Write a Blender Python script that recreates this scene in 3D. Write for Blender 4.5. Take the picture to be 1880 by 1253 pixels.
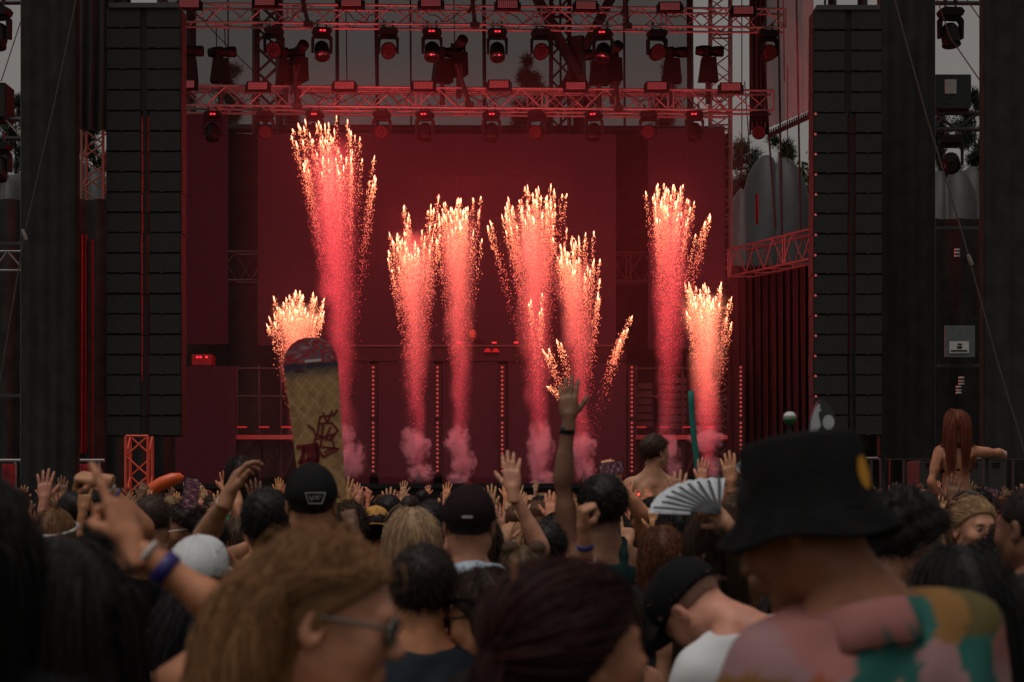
import bpy, math, random
import numpy as np
from mathutils import Vector, Matrix

for _o in list(bpy.data.objects):
    bpy.data.objects.remove(_o, do_unlink=True)
SC = bpy.context.scene
COL = SC.collection
R = math.radians
random.seed(7)
RNG = np.random.default_rng(11)

# ------------------------------------------------------------------ camera
FPX, HX, HY, CAMZ = 3500.0, 940.0, 905.0, 1.72      # focal length in photo pixels, horizon, eye height
cam = bpy.data.cameras.new('camera')
cam.sensor_width = 36.0
cam.lens = FPX / 1880.0 * 36.0
cam.shift_y = (HY - 626.5) / 1880.0
cam.clip_start, cam.clip_end = 0.1, 2000
cam.dof.use_dof = True
cam.dof.focus_distance = 30.0
cam.dof.aperture_fstop = 5.6
cam_o = bpy.data.objects.new('camera', cam)
cam_o.location = (0, 0, CAMZ)
cam_o.rotation_euler = (R(90), 0, 0)
COL.objects.link(cam_o)
SC.camera = cam_o

# ------------------------------------------------------------------ sky, sun, exposure
SUN_EL, SUN_AZ = 72, 215
wd = bpy.data.worlds.new('World')
SC.world = wd
wd.use_nodes = True
wt = wd.node_tree
wt.nodes.clear()
sky = wt.nodes.new('ShaderNodeTexSky')
sky.sky_type = 'NISHITA'
sky.sun_disc = False
sky.sun_elevation = R(SUN_EL)
sky.sun_rotation = R(SUN_AZ)
sky.dust_density = 4.0
hsv = wt.nodes.new('ShaderNodeHueSaturation')
hsv.inputs['Saturation'].default_value = 0.10
tint = wt.nodes.new('ShaderNodeMix')
tint.data_type = 'RGBA'
tint.blend_type = 'MULTIPLY'
tint.inputs[0].default_value = 1.0
tint.inputs[7].default_value = (1.0, 0.92, 0.84, 1)
bgn = wt.nodes.new('ShaderNodeBackground')
bgn.inputs[1].default_value = 0.066
wo = wt.nodes.new('ShaderNodeOutputWorld')
wt.links.new(sky.outputs[0], hsv.inputs['Color'])
wt.links.new(hsv.outputs[0], tint.inputs[6])
wt.links.new(tint.outputs[2], bgn.inputs[0])
wt.links.new(bgn.outputs[0], wo.inputs[0])

sun = bpy.data.lights.new('sun', 'SUN')
sun.energy = 0.95
sun.angle = R(40)
sun.color = (1.0, 0.95, 0.9)
sun_o = bpy.data.objects.new('sun', sun)
_d = Vector((math.sin(R(SUN_AZ)) * math.cos(R(SUN_EL)), math.cos(R(SUN_AZ)) * math.cos(R(SUN_EL)), math.sin(R(SUN_EL))))
sun_o.rotation_euler = _d.to_track_quat('Z', 'Y').to_euler()
sun_o.location = (0, 0, 60)
COL.objects.link(sun_o)

vs = SC.view_settings
vs.view_transform = 'Standard'
vs.look = 'None'
vs.gamma = 1.0
vs.use_curve_mapping = False
vs.exposure = -0.4
SC.render.engine = 'CYCLES'
cy = SC.cycles
cy.use_denoising = True
try:
    cy.denoiser = 'OPENIMAGEDENOISE'
except Exception:
    pass
cy.max_bounces = 6
cy.diffuse_bounces = 2
cy.glossy_bounces = 2
cy.transparent_max_bounces = 12
cy.volume_bounces = 0
cy.volume_step_rate = 1.5
cy.volume_max_steps = 96
cy.sample_clamp_indirect = 4.0
cy.caustics_reflective = cy.caustics_refractive = False


def W(px, py, Y):
    """point of the place at depth Y that the photograph shows at pixel (px, py)"""
    return Vector(((px - HX) / FPX * Y, Y, CAMZ - (py - HY) / FPX * Y))


# ------------------------------------------------------------------ materials
MATS = {}


def pm(name, col, rough=0.6, metal=0.0, var=0.15, scale=8.0, bump=0.0, emit=None, estr=0.0, trans=0.0, objcol=False, spec=0.4, sheen=0.0):
    if name in MATS:
        return MATS[name]
    m = bpy.data.materials.new(name)
    m.use_nodes = True
    nt = m.node_tree
    b = nt.nodes['Principled BSDF']
    b.inputs['Roughness'].default_value = rough
    b.inputs['Metallic'].default_value = metal
    b.inputs['Specular IOR Level'].default_value = spec
    if sheen:
        b.inputs['Sheen Weight'].default_value = sheen
    tc = nt.nodes.new('ShaderNodeTexCoord')
    nz = nt.nodes.new('ShaderNodeTexNoise')
    nz.inputs['Scale'].default_value = scale
    nz.inputs['Detail'].default_value = 4
    nt.links.new(tc.outputs['Object'], nz.inputs['Vector'])
    mr = nt.nodes.new('ShaderNodeMapRange')
    mr.inputs['From Min'].default_value = 0.3
    mr.inputs['From Max'].default_value = 0.7
    mr.inputs['To Min'].default_value = 1 - var
    mr.inputs['To Max'].default_value = 1 + var
    nt.links.new(nz.outputs['Fac'], mr.inputs['Value'])
    mx = nt.nodes.new('ShaderNodeVectorMath')
    mx.operation = 'SCALE'
    if objcol:
        oi = nt.nodes.new('ShaderNodeObjectInfo')
        nt.links.new(oi.outputs['Color'], mx.inputs[0])
    else:
        mx.inputs[0].default_value = col[:3]
    nt.links.new(mr.outputs[0], mx.inputs['Scale'])
    nt.links.new(mx.outputs[0], b.inputs['Base Color'])
    if bump:
        bp = nt.nodes.new('ShaderNodeBump')
        bp.inputs['Strength'].default_value = bump
        bp.inputs['Distance'].default_value = 0.02
        nt.links.new(nz.outputs['Fac'], bp.inputs['Height'])
        nt.links.new(bp.outputs[0], b.inputs['Normal'])
    if emit:
        b.inputs['Emission Color'].default_value = (*emit, 1)
        b.inputs['Emission Strength'].default_value = estr
    if trans:
        tr = nt.nodes.new('ShaderNodeBsdfTransparent')
        ms = nt.nodes.new('ShaderNodeMixShader')
        ms.inputs[0].default_value = trans
        out = nt.nodes['Material Output']
        nt.links.new(b.outputs[0], ms.inputs[1])
        nt.links.new(tr.outputs[0], ms.inputs[2])
        nt.links.new(ms.outputs[0], out.inputs[0])
    MATS[name] = m
    return m


def no_sampling(m):
    try:
        m.cycles.emission_sampling = 'NONE'
    except Exception:
        pass
    return m


ALU = pm('truss aluminium', (0.26, 0.25, 0.25), 0.45, 0.3, 0.15, 6)
STEELD = pm('dark steel', (0.06, 0.06, 0.062), 0.5, 0.3, 0.2, 5)
BLACKP = pm('black housing', (0.026, 0.0255, 0.025), 0.85, 0.0, 0.2, 6, spec=0.1)
BLACKF = pm('black drape cloth', (0.036, 0.0355, 0.033), 0.95, 0.0, 0.25, 3, spec=0.05)
GRILLE = pm('black perforated grille', (0.040, 0.0395, 0.037), 0.9, 0.0, 0.2, 60, bump=0.3, spec=0.08)
ROPE = pm('grey rope', (0.075, 0.065, 0.06), 0.8)
LEDRED = no_sampling(pm('red status light', (0.3, 0.01, 0.01), 0.4, emit=(1.0, 0.03, 0.05), estr=1.6))
LEDDIM = no_sampling(pm('dim red dot light', (0.2, 0.04, 0.04), 0.4, emit=(1.0, 0.17, 0.15), estr=0.34))
LENSRED = pm('red glass lens cell', (0.07, 0.008, 0.01), 0.3, emit=(1.0, 0.03, 0.06), estr=0.035)
LAMPB = pm('black lamp housing', (0.010, 0.0098, 0.0095), 0.6, 0.0, 0.2, 6, spec=0.2)
LENSDK = pm('dark glass front', (0.01, 0.01, 0.012), 0.1, spec=0.6)
CABLE = pm('black cable', (0.02, 0.02, 0.02), 0.7)
REDCLOTH = pm('red banner cloth', (0.42, 0.015, 0.025), 0.7)
DRAPE2 = pm('heavy dark wing curtain', (0.10, 0.07, 0.07), 0.8, 0, 0.3, 4, spec=0.2)


# ------------------------------------------------------------------ mesh building
class MB:
    def __init__(s):
        s.v, s.f = [], []

    def add(s, vs, fs):
        o = len(s.v)
        s.v.extend([tuple(x) for x in vs])
        s.f.extend([tuple(i + o for i in f) for f in fs])

    def box(s, c, d, rot=None):
        x, y, z = d[0] / 2, d[1] / 2, d[2] / 2
        p = [Vector(q) for q in ((-x, -y, -z), (x, -y, -z), (x, y, -z), (-x, y, -z), (-x, -y, z), (x, -y, z), (x, y, z), (-x, y, z))]
        if rot is not None:
            p = [rot @ q for q in p]
        c = Vector(c)
        s.add([q + c for q in p], [(0, 3, 2, 1), (4, 5, 6, 7), (0, 1, 5, 4), (1, 2, 6, 5), (2, 3, 7, 6), (3, 0, 4, 7)])

    def bbox(s, c, d, b):
        """box with chamfered edges round its front/back outline (x-z chamfer)"""
        x, y, z = d[0] / 2, d[1] / 2, d[2] / 2
        pr = [(-x + b, -z), (x - b, -z), (x, -z + b), (x, z - b), (x - b, z), (-x + b, z), (-x, z - b), (-x, -z + b)]
        n = 8
        vs = [(c[0] + a, c[1] - y, c[2] + e) for a, e in pr] + [(c[0] + a, c[1] + y, c[2] + e) for a, e in pr]
        fs = [tuple(range(n)), tuple(range(2 * n - 1, n - 1, -1))] + [(i + n, (i + 1) % n + n, (i + 1) % n, i) for i in range(n)]
        s.add(vs, fs)

    def cyl(s, p, q, r0, r1=None, n=10, cap=True):
        p, q = Vector(p), Vector(q)
        r1 = r0 if r1 is None else r1
        d = (q - p).normalized()
        a = d.orthogonal().normalized()
        b = d.cross(a)
        vs, fs = [], []
        for c, r in ((p, r0), (q, r1)):
            for i in range(n):
                t = 2 * math.pi * i / n
                vs.append(c + a * (r * math.cos(t)) + b * (r * math.sin(t)))
        fs = [(i, (i + 1) % n, (i + 1) % n + n, i + n) for i in range(n)]
        if cap:
            fs += [tuple(range(n - 1, -1, -1)), tuple(range(n, 2 * n))]
        s.add(vs, fs)

    def tube(s, pts, rad, n=6):
        pts = [Vector(p) for p in pts]
        rad = rad if hasattr(rad, '__len__') else [rad] * len(pts)
        vs, fs = [], []
        a = None
        for i, p in enumerate(pts):
            d = (pts[min(i + 1, len(pts) - 1)] - pts[max(i - 1, 0)]).normalized()
            a = d.orthogonal().normalized() if a is None else (a - d * a.dot(d)).normalized()
            b = d.cross(a)
            for k in range(n):
                t = 2 * math.pi * k / n
                vs.append(p + a * (rad[i] * math.cos(t)) + b * (rad[i] * math.sin(t)))
        for i in range(len(pts) - 1):
            for k in range(n):
                fs.append((i * n + k, i * n + (k + 1) % n, (i + 1) * n + (k + 1) % n, (i + 1) * n + k))
        fs += [tuple(range(n - 1, -1, -1)), tuple(range((len(pts) - 1) * n, len(pts) * n))]
        s.add(vs, fs)

    def lathe(s, prof, n=20, c=(0, 0, 0), sx=1.0, sy=1.0):
        vs, fs = [], []
        for r, z in prof:
            for k in range(n):
                t = 2 * math.pi * k / n
                vs.append((c[0] + r * sx * math.cos(t), c[1] + r * sy * math.sin(t), c[2] + z))
        m = len(prof)
        for i in range(m - 1):
            for k in range(n):
                fs.append((i * n + k, i * n + (k + 1) % n, (i + 1) * n + (k + 1) % n, (i + 1) * n + k))
        if prof[0][0] > 1e-5:
            fs.append(tuple(range(n - 1, -1, -1)))
        if prof[-1][0] > 1e-5:
            fs.append(tuple(range((m - 1) * n, m * n)))
        s.add(vs, fs)

    def prism(s, outline, y0, y1):
        """outline in x-z, extruded from y0 to y1"""
        n = len(outline)
        vs = [(x, y0, z) for x, z in outline] + [(x, y1, z) for x, z in outline]
        fs = [tuple(range(n)), tuple(range(2 * n - 1, n - 1, -1))] + [(i + n, (i + 1) % n + n, (i + 1) % n, i) for i in range(n)]
        s.add(vs, fs)

    def mesh(s, name, m, smooth=False):
        me = bpy.data.meshes.new(name)
        me.from_pydata(s.v, [], s.f)
        if m is not None:
            me.materials.append(m)
        if smooth:
            me.polygons.foreach_set('use_smooth', [True] * len(me.polygons))
        me.update()
        return me


def link(name, me, parent=None, loc=(0, 0, 0), rot=None, scale=None):
    o = bpy.data.objects.new(name, me)
    COL.objects.link(o)
    if parent is not None:
        o.parent = parent
    o.location = loc
    if rot is not None:
        o.rotation_euler = rot
    if scale is not None:
        o.scale = scale
    return o


def tag(o, label=None, cat=None, group=None, kind=None):
    if label:
        o['label'] = label
    if cat:
        o['category'] = cat
    if group:
        o['group'] = group
    if kind:
        o['kind'] = kind
    return o


def thing(name, label, cat, loc, group=None, rot=None):
    o = bpy.data.objects.new(name, None)
    o.empty_display_size = 0.1
    COL.objects.link(o)
    o.location = loc
    if rot is not None:
        o.rotation_euler = rot
    return tag(o, label, cat, group)


def copy_tree(o, parent=None):
    c = o.copy()
    COL.objects.link(c)
    if parent is not None:
        c.parent = parent
    for ch in list(o.children):
        copy_tree(ch, c)
    return c


_UC = {}


def ucyl(m, n=8):
    k = (m.name, n)
    if k not in _UC:
        b = MB()
        b.cyl((0, 0, 0), (0, 0, 1), 1, 1, n)
        me = b.mesh('rod', m)
        me.polygons.foreach_set('use_smooth', [len(p.vertices) == 4 for p in me.polygons])
        _UC[k] = me
    return _UC[k]


def rod(name, p, q, r, m, parent, n=8):
    """a straight rod between two points given in the parent's frame"""
    p, q = Vector(p), Vector(q)
    d = q - p
    o = bpy.data.objects.new(name, ucyl(m, n))
    COL.objects.link(o)
    o.parent = parent
    o.location = p
    o.rotation_euler = d.to_track_quat('Z', 'Y').to_euler()
    o.scale = (r, r, d.length)
    return o


def bx(name, c, d, m, parent=None, bev=0.0):
    b = MB()
    if bev:
        b.bbox((0, 0, 0), d, bev)
    else:
        b.box((0, 0, 0), d)
    return link(name, b.mesh(name, m), parent, c)


def pxbox(name, x0, x1, y0, y1, Y, dep, m, parent=None, off=(0, 0, 0), bev=0.0):
    """a box whose front face covers the given photo pixels at depth Y"""
    a, c = W(x0, y1, Y), W(x1, y0, Y)
    return bx(name, (a + c) / 2 + Vector((0, dep / 2, 0)) - Vector(off), (c.x - a.x, dep, c.z - a.z), m, parent, bev)
# ================================================================== setting
b = MB()
b.add([(-400, -60, 0), (400, -60, 0), (400, 700, 0), (-400, 700, 0)], [(0, 1, 2, 3)])
tag(link('ground', b.mesh('ground', pm('trampled grass field', (0.07, 0.075, 0.04), 0.9, 0, 0.5, 1.5, bump=0.5))), 'trampled grassy festival field under the crowd', kind='structure')


def curtain(name, x0, x1, y0, y1, Y, folds, m, amp=0.10, Y1=None, parent=None, seed=1, top_slant=0, bot_slant=0):
    rn = random.Random(seed)
    n = max(12, folds * 6)
    ph = [rn.uniform(0, 6.28) for _ in range(4)]
    Y1 = Y if Y1 is None else Y1
    vs, fs = [], []
    rows = 10
    for j in range(rows + 1):
        v = j / rows
        for i in range(n + 1):
            u = i / n
            yy = Y + (Y1 - Y) * u
            p = W(x0 + (x1 - x0) * u, (y0 + top_slant * u) * (1 - v) + (y1 + bot_slant * u) * v, yy)
            p.y += amp * (0.6 + 0.4 * v) * (math.sin(u * folds * 6.283 + ph[0] + 0.5 * math.sin(v * 3 + ph[1])) + 0.4 * math.sin(u * folds * 15 + ph[2] + v))
            vs.append(p)
    for j in range(rows):
        for i in range(n):
            a = j * (n + 1) + i
            fs.append((a + n + 1, a + n + 2, a + 1, a))
    o = sum((Vector(q) for q in vs), Vector()) / len(vs)
    b = MB()
    b.add([Vector(q) - o for q in vs], fs)
    return link(name, b.mesh(name, m, True), parent, o)


# stage deck, roof, back walls
deck = thing('stage_deck', 'dark raised stage platform behind the crowd', 'stage', W(840, 890, 38.5))
_L = deck.location
pxbox('floor_panel', 300, 1500, 888, 897, 38.5, 13, BLACKP, deck, _L)
pxbox('front_skirt', 300, 1500, 898, 1062, 38.6, 0.2, BLACKF, deck, _L)
roof = thing('stage_roof', 'black stage roof slab above the lighting trusses', 'roof', (0, 43.6, 15.6))
bx('roof_panel', (0, 0, 0), (18.6, 16.0, 0.3), BLACKP, roof)
for sx in (-8.6, 8.6):
    for sy in (3.2, 7.6):
        rod('column', (sx, sy, -15.6), (sx, sy, -0.15), 0.12, STEELD, roof)

SCRIM = pm('grey mesh scrim', (0.07, 0.068, 0.066), 0.9, 0, 0.12, 2, trans=0.52)
scrim = thing('mesh_scrim', 'grey see-through mesh backcloth hung behind the lighting trusses', 'backcloth', W(800, 245, 51))
o = pxbox('cloth_sheet', 300, 1272, -60, 250, 51, 0.03, SCRIM, scrim, scrim.location)
for x, r in ((345, .03), (420, .02), (620, .05), (693, .05), (755, .025), (890, .05), (1030, .03), (1147, .03), (1268, .09)):
    rod('pole', W(x, 250, 50.9) - scrim.location, W(x - 2, -60, 50.9) - scrim.location, r, STEELD, scrim)
rod('rail', W(300, 236, 50.7) - scrim.location, W(1330, 240, 50.7) - scrim.location, 0.12, STEELD, scrim)
backw = thing('black_backdrop', 'black cloth wall behind the video screens', 'backdrop', W(830, 560, 50))
pxbox('cloth_sheet', 300, 1345, 246, 905, 50, 0.1, BLACKF, backw, backw.location)

# ------------------------------------------------------------------ video screens
LEDM = bpy.data.materials.new('video wall with added red glow')
LEDM.use_nodes = True
_nt = LEDM.node_tree
_b = _nt.nodes['Principled BSDF']
_b.inputs['Base Color'].default_value = (0.012, 0.008, 0.009, 1)
_b.inputs['Specular IOR Level'].default_value = 0.1
_b.inputs['Roughness'].default_value = 0.55
_tc = _nt.nodes.new('ShaderNodeTexCoord')
_n1 = _nt.nodes.new('ShaderNodeTexNoise')
_n1.inputs['Scale'].default_value = 14
_n1.inputs['Detail'].default_value = 3
_nt.links.new(_tc.outputs['Object'], _n1.inputs['Vector'])
_mr = _nt.nodes.new('ShaderNodeMapRange')
_mr.inputs['From Min'].default_value = 0.25
_mr.inputs['From Max'].default_value = 0.75
_mr.inputs['To Min'].default_value = 0.018
_mr.inputs['To Max'].default_value = 0.032
_nt.links.new(_n1.outputs['Fac'], _mr.inputs['Value'])
_b.inputs['Emission Color'].default_value = (1.0, 0.15, 0.22, 1)  # emission stands in for red firework light falling on the panels
_nt.links.new(_mr.outputs[0], _b.inputs['Emission Strength'])
no_sampling(LEDM)


def screen(label, x0, x1, y0, y1, Y, ncol, nrow):
    c = W((x0 + x1) / 2, y1, Y)
    t = thing('video_screen', label, 'screen', c, 'red video screens')
    a, d = W(x0, y1, Y), W(x1, y0, Y)
    w, h = (d.x - a.x) / ncol, (d.z - a.z) / nrow
    mm = MB()
    mm.bbox((0, 0, 0), (w - 0.004, 0.12, h - 0.004), 0.006)
    me = mm.mesh('panel', LEDM)
    for i in range(ncol):
        for j in range(nrow):
            link('panel', me, t, (a.x - c.x + (i + .5) * w, 0.06 + random.uniform(0, .004), (j + .5) * h))
    bx('rear_frame', ((a.x + d.x) / 2 - c.x, 0.2, (d.z - a.z) / 2), (d.x - a.x - .05, 0.12, d.z - a.z - .05), BLACKP, t)
    return t


screen('wide dark red video screen in the centre of the stage, above the DJ desk', 473, 1131, 246, 634, 46.5, 9, 5)
screen('narrow upright red video screen beside the left speaker array', 318, 418, 205, 632, 45.5, 2, 6)
screen('upright dark red video screen behind the tallest sparks at stage right end', 1190, 1331, 236, 640, 47.2, 2, 6)
screen('low red video panel under the narrow screen, beside the speaker array', 322, 432, 672, 899, 43.5, 2, 3)
screen('long low red video front of the DJ riser, left section', 620, 678, 664, 890, 43.6, 1, 3)
for nm, a_, b_ in (('section behind the twin smoke columns', 694, 796), ('section in the middle', 812, 914), ('section behind the tall raised arm', 932, 1150)):
    screen('long low red video front of the DJ riser, ' + nm, a_, b_, 664, 890, 43.6, 1 if b_ - a_ < 150 else 2, 3)

# DJ riser
riser = thing('dj_riser', 'black DJ riser and desk shelf between upper and lower screens', 'stage riser', W(890, 890, 43.9))
_L = riser.location
pxbox('riser_body', 620, 1156, 668, 890, 43.9, 2.2, BLACKP, riser, _L)
pxbox('desk_shelf', 626, 1150, 637, 663, 43.5, 0.9, BLACKP, riser, _L, 0.03)
pxbox('desk_edge', 640, 1140, 633.5, 636.5, 43.45, 0.95, STEELD, riser, _L)
for i, (x, w_) in enumerate(((840, 26), (905, 34), (945, 20))):
    o = pxbox('deck_player', x - w_ / 2, x + w_ / 2, 626, 633, 43.6, 0.4, BLACKP, riser, _L, 0.02)
    link('indicator', (lambda q: (q.box((0, 0, 0), (.1, .02, .03)), q.mesh('indicator', LEDRED))[1])(MB()), o, (0.03, -0.21, 0.0))
mm = MB()
mm.prism([(-.13, 0), (.13, 0), (.05, .14), (-.05, .14)], -.04, .04)
for x in (895, 910):
    link('laptop_stand', mm.mesh('laptop_stand', pm('red plastic stand', (.35, .02, .03), .5)), riser, W(x, 647, 43.42) - _L, scale=(.7, 1, .6))

# side platforms with rails
RDECK = pm('red lit deck edge', (0.45, 0.16, 0.15), 0.5)  # red stage light put into the edge colour


def platform(label, x0, x1):
    t = thing('side_platform', label, 'platform', W((x0 + x1) / 2, 890, 44.5), 'railed platforms on stage')
    L = t.location
    pxbox('deck_edge', x0, x1, 799, 807, 44.5, 2.0, RDECK, t, L)
    for y in (677, 728):
        rod('rail', W(x0, y, 44.6) - L, W(x1, y, 44.6) - L, 0.022, STEELD, t)
    nx = int((x1 - x0) / 36)
    for i in range(nx + 1):
        x = x0 + 3 + (x1 - x0 - 6) * i / nx
        rod('post', W(x, 800, 44.62) - L, W(x, 672, 44.62) - L, 0.025, STEELD, t)
        rod('leg', W(x, 890, 45) - L, W(x, 808, 45) - L, 0.05, STEELD, t)
        pxbox('marker_strip', x, x + 18, 783, 786, 44.55, 0.03, pm('red marker light', (.3, .02, .02), emit=(1, .05, .06), estr=.3), t, L)
        if i < nx:
            rod('brace', W(x, 885, 45) - L, W(x + 33, 812, 45) - L, 0.035, STEELD, t)
    return t


platform('railed side platform with lit red edge, left of the snowboard', 432, 560)
platform('railed side platform with lit red edge behind the shirtless man', 1166, 1340)
# grey crates seen through the legs of the left platform
for i, (a_, b_) in enumerate(((458, 478), (484, 512), (519, 540))):
    tag(pxbox('flight_case', a_, b_, 812, 842, 46, .6, pm('pale grey case', (.35, .33, .33), .6), None, (0, 0, 0), .02), 'pale grey case under the left side platform, %s one' % ('first', 'second', 'third')[i], 'case', 'cases under the platform')
rk = thing('equipment_rack', 'small red lit amplifier rack on top of the low left panel', 'amplifier', W(370, 671, 43.6))
pxbox('housing', 352, 389, 651, 671, 43.6, .5, pm('dull red metal box', (.22, .03, .03), .5), rk, rk.location, .02)
for x in (360, 366, 377):
    pxbox('indicator', x, x + 4, 654, 658, 43.58, .02, LEDRED, rk, rk.location)
for x0, x1, y0 in ((1170, 1200, 700), (1206, 1262, 690), (1268, 1326, 720)):
    t = thing('amplifier_rack', 'dark amplifier rack on the right side platform, %s' % {1170: 'narrow one', 1206: 'tallest one', 1268: 'lowest one'}[x0], 'amplifier', W((x0 + x1) / 2, 798, 45.5), 'amplifier racks')
    pxbox('housing', x0, x1, y0, 798, 45.5, .7, BLACKP, t, t.location, .02)
    k = 0
    while y0 + 8 + k * 14 < 790:
        pxbox('face_plate', x0 + 2, x1 - 2, y0 + 4 + k * 14, y0 + 14 + k * 14, 45.47, .04, STEELD, t, t.location, .005)
        k += 1

# vertical strips of round lamps
dotm = MB()
dotm.lathe([(0, -.02), (.024, -.015), (.030, 0)], 10)
DOTS = dotm.mesh('lamp', LEDDIM, True)


def light_strip(label, x, Y=43.3, y0=672, y1=868):
    t = thing('light_strip', label, 'stage light', W(x, y1, Y), 'dotted light strips')
    for (a_, c_) in ((y0, (y0 + y1) / 2 - 4), ((y0 + y1) / 2 + 4, y1)):
        pxbox('housing', x - 7, x + 7, a_ - 3, c_ + 3, Y, .12, BLACKP, t, t.location, .01)
        n = 12
        for k in range(n):
            link('lamp', DOTS, t, W(x, a_ + 3 + (c_ - a_ - 6) * k / (n - 1), Y - .005) - t.location, (R(90), 0, 0))


for x, l in ((685, 'dotted lamp strip nearest the snowboard'), (803, 'dotted lamp strip between the twin smoke columns'), (922, 'dotted lamp strip left of the raised arm'),
             (1160, 'dotted lamp strip left of the shirtless man'), (1360, 'dotted lamp strip furthest along, beside the black hat')):
    light_strip(l, x)


# ------------------------------------------------------------------ trusses
def truss(label, p, q, h, d, nb, r=0.026, m=ALU, name='lighting_truss', group='lighting trusses', back=True, cat='truss'):
    """box truss from p to q (bottom front chord), height h, depth d, nb bays"""
    p, q = Vector(p), Vector(q)
    t = thing(name, label, cat, p, group)
    ax = (q - p)
    n = ax.normalized()
    if abs(n.z) > 0.8:
        up, dp = Vector((1, 0, 0)), Vector((0, 1, 0))
    else:
        up = Vector((0, 0, 1))
        dp = Vector((-n.y, n.x, 0)).normalized()
        if dp.y < 0:
            dp = -dp
    z = Vector((0, 0, 0))
    cor = [z, up * h, dp * d, up * h + dp * d]
    for c in cor:
        rod('chord', c, c + ax, r, m, t)
    for i in range(nb):
        a, c = ax * (i / nb), ax * ((i + 1) / nb)
        lo, hi = (z, up * h)
        if i % 2:
            lo, hi = hi, lo
        rod('brace', a + lo, c + hi, r * .62, m, t, 6)
        if back:
            rod('brace', a + hi + dp * d, c + lo + dp * d, r * .55, m, t, 6)
            if i % 2 == 0:
                rod('brace', a + up * h, c + up * h + dp * d, r * .55, m, t, 6)
                rod('brace', a + z, c + z + dp * d, r * .55, m, t, 6)
        if i % 6 == 0:
            rod('post', a + z, a + up * h, r * .8, m, t, 6)
            rod('post', a + ax / nb * .25 + z, a + ax / nb * .25 + up * h, r * .8, m, t, 6)
    rod('post', ax + z, ax + up * h, r * .8, m, t, 6)
    return t


YA, YB, YC = 41.0, 42.4, 44.0
truss('upper red lit lighting truss across the top of the stage', W(300, 40, YA), W(1442, 51, YA), .40, .45, 30)
truss('lower red lit lighting truss above the fountains of sparks', W(300, 193, YB), W(1420, 203, YB), .44, .45, 29)
truss('rear darker truss just behind the lower lighting truss', W(300, 200, YC + .8), W(1340, 208, YC + .8), .5, .5, 28, r=.03)
truss('bridge truss seen through the gaps beside the main screen', W(400, 515, 48.4), W(1212, 516, 48.4), .72, .6, 26, r=.035, m=pm('dull side truss', (.11, .09, .09), .5, .3))
truss('slanting side truss between the right video screen and speaker array', W(1337, 509, 43.2), W(1492, 474, 39.8), .62, .5, 9, r=.028, m=pm('dull side truss', (.11, .09, .09), .5, .3))
truss('tall lattice roof tower right of the scrim', W(1306, 900, 47.5), W(1306, -40, 47.5), .5, .5, 34, r=.028, name='lattice_tower', group='lattice towers', cat='tower')
truss('dark lattice tower behind the scrim poles, left of centre', W(467, 246, 48.6), W(467, -40, 48.6), .6, .6, 7, r=.06, m=STEELD, name='lattice_tower', group='lattice towers', cat='tower')
truss('dark lattice tower beside the crossed roof beams', W(1012, 246, 49.6), W(1012, -40, 49.6), .48, .5, 8, r=.05, m=STEELD, name='lattice_tower', group='lattice towers', cat='tower')
truss('rusty lattice tower left of the left speaker array', W(150, 900, 44.5), W(150, -40, 44.5), .5, .5, 34, r=.035, m=pm('rusty lattice steel', (.22, .13, .1), .6, .3), name='lattice_tower', group='lattice towers', cat='tower')
REDTUBE = pm('orange red painted truss', (0.75, 0.10, 0.055), 0.5)
truss('short orange red lattice stand below the left speaker array', W(231, 985, 30), W(231, 801, 30), .35, .35, 5, r=.026, m=REDTUBE, name='lattice_stand', group='lattice towers', cat='tower')
xb = thing('crossed_beams', 'two wide dark crossed roof beams behind the trusses', 'roof beams', W(1050, 240, 49.2))
for a_, c_ in (((980, -20), (1092, 190)), ((1128, -20), (992, 240)), ((1060, 60), (1068, 240))):
    p, q = W(*a_, 49.2), W(*c_, 49.4)
    mm = MB()
    dd = q - p
    mm.box((0, 0, 0), (.34, .2, dd.length))
    link('beam', mm.mesh('beam', STEELD), xb, (p + q) / 2 - xb.location + Vector((0, random.uniform(0, .5), 0)), dd.to_track_quat('Z', 'Y').to_euler())

# ------------------------------------------------------------------ strobe panels on the trusses
gm = MB()
for i in range(10):
    for j in range(4):
        gm.box((-.19 + i * .042, 0, -.06 + j * .04), (.034, .02, .032))
STROBE = no_sampling(pm('strobe lamp cells', (.2, .11, .11), .4, emit=(1.0, .16, .18), estr=.11))
GRID = gm.mesh('lamp_cells', STROBE)
hm = MB()
hm.bbox((0, .07, 0), (.50, .14, .21), .02)
hm.box((-.27, .07, -.04), (.03, .06, .2))
hm.box((.27, .07, -.04), (.03, .06, .2))
HOUS = hm.mesh('housing', LAMPB)


def strobe(x, y, Y, row, i):
    t = thing('strobe_panel', 'small strobe panel of square lamp cells on the %s truss, %s from the left' % (row, ORD[i]), 'stage light', W(x, y + 9, Y), 'strobe panels on the trusses')
    c = W(x, y, Y) - t.location
    rz = R(random.uniform(-3, 3))
    h = link('housing', HOUS, t, c, (R(-6), 0, rz))
    link('lamp_cells', GRID, h, (0, -.004, 0))


ORD = ['first', 'second', 'third', 'fourth', 'fifth', 'sixth', 'seventh', 'eighth', 'ninth', 'tenth', 'eleventh', 'twelfth', 'thirteenth']
for i, (x, y) in enumerate(((347, 7), (486, 3), (645, 5), (791, 5), (932, 8), (1076, 10), (1230, 12), (1365, 19))):
    strobe(x, y, YA - .25, 'upper', i)
for i, (x, y) in enumerate(((339, 155), (473, 158), (632, 157), (777, 157), (916, 155), (1057, 158), (1206, 158), (1342, 160))):
    strobe(x, y, YB - .25, 'lower', i)

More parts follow.
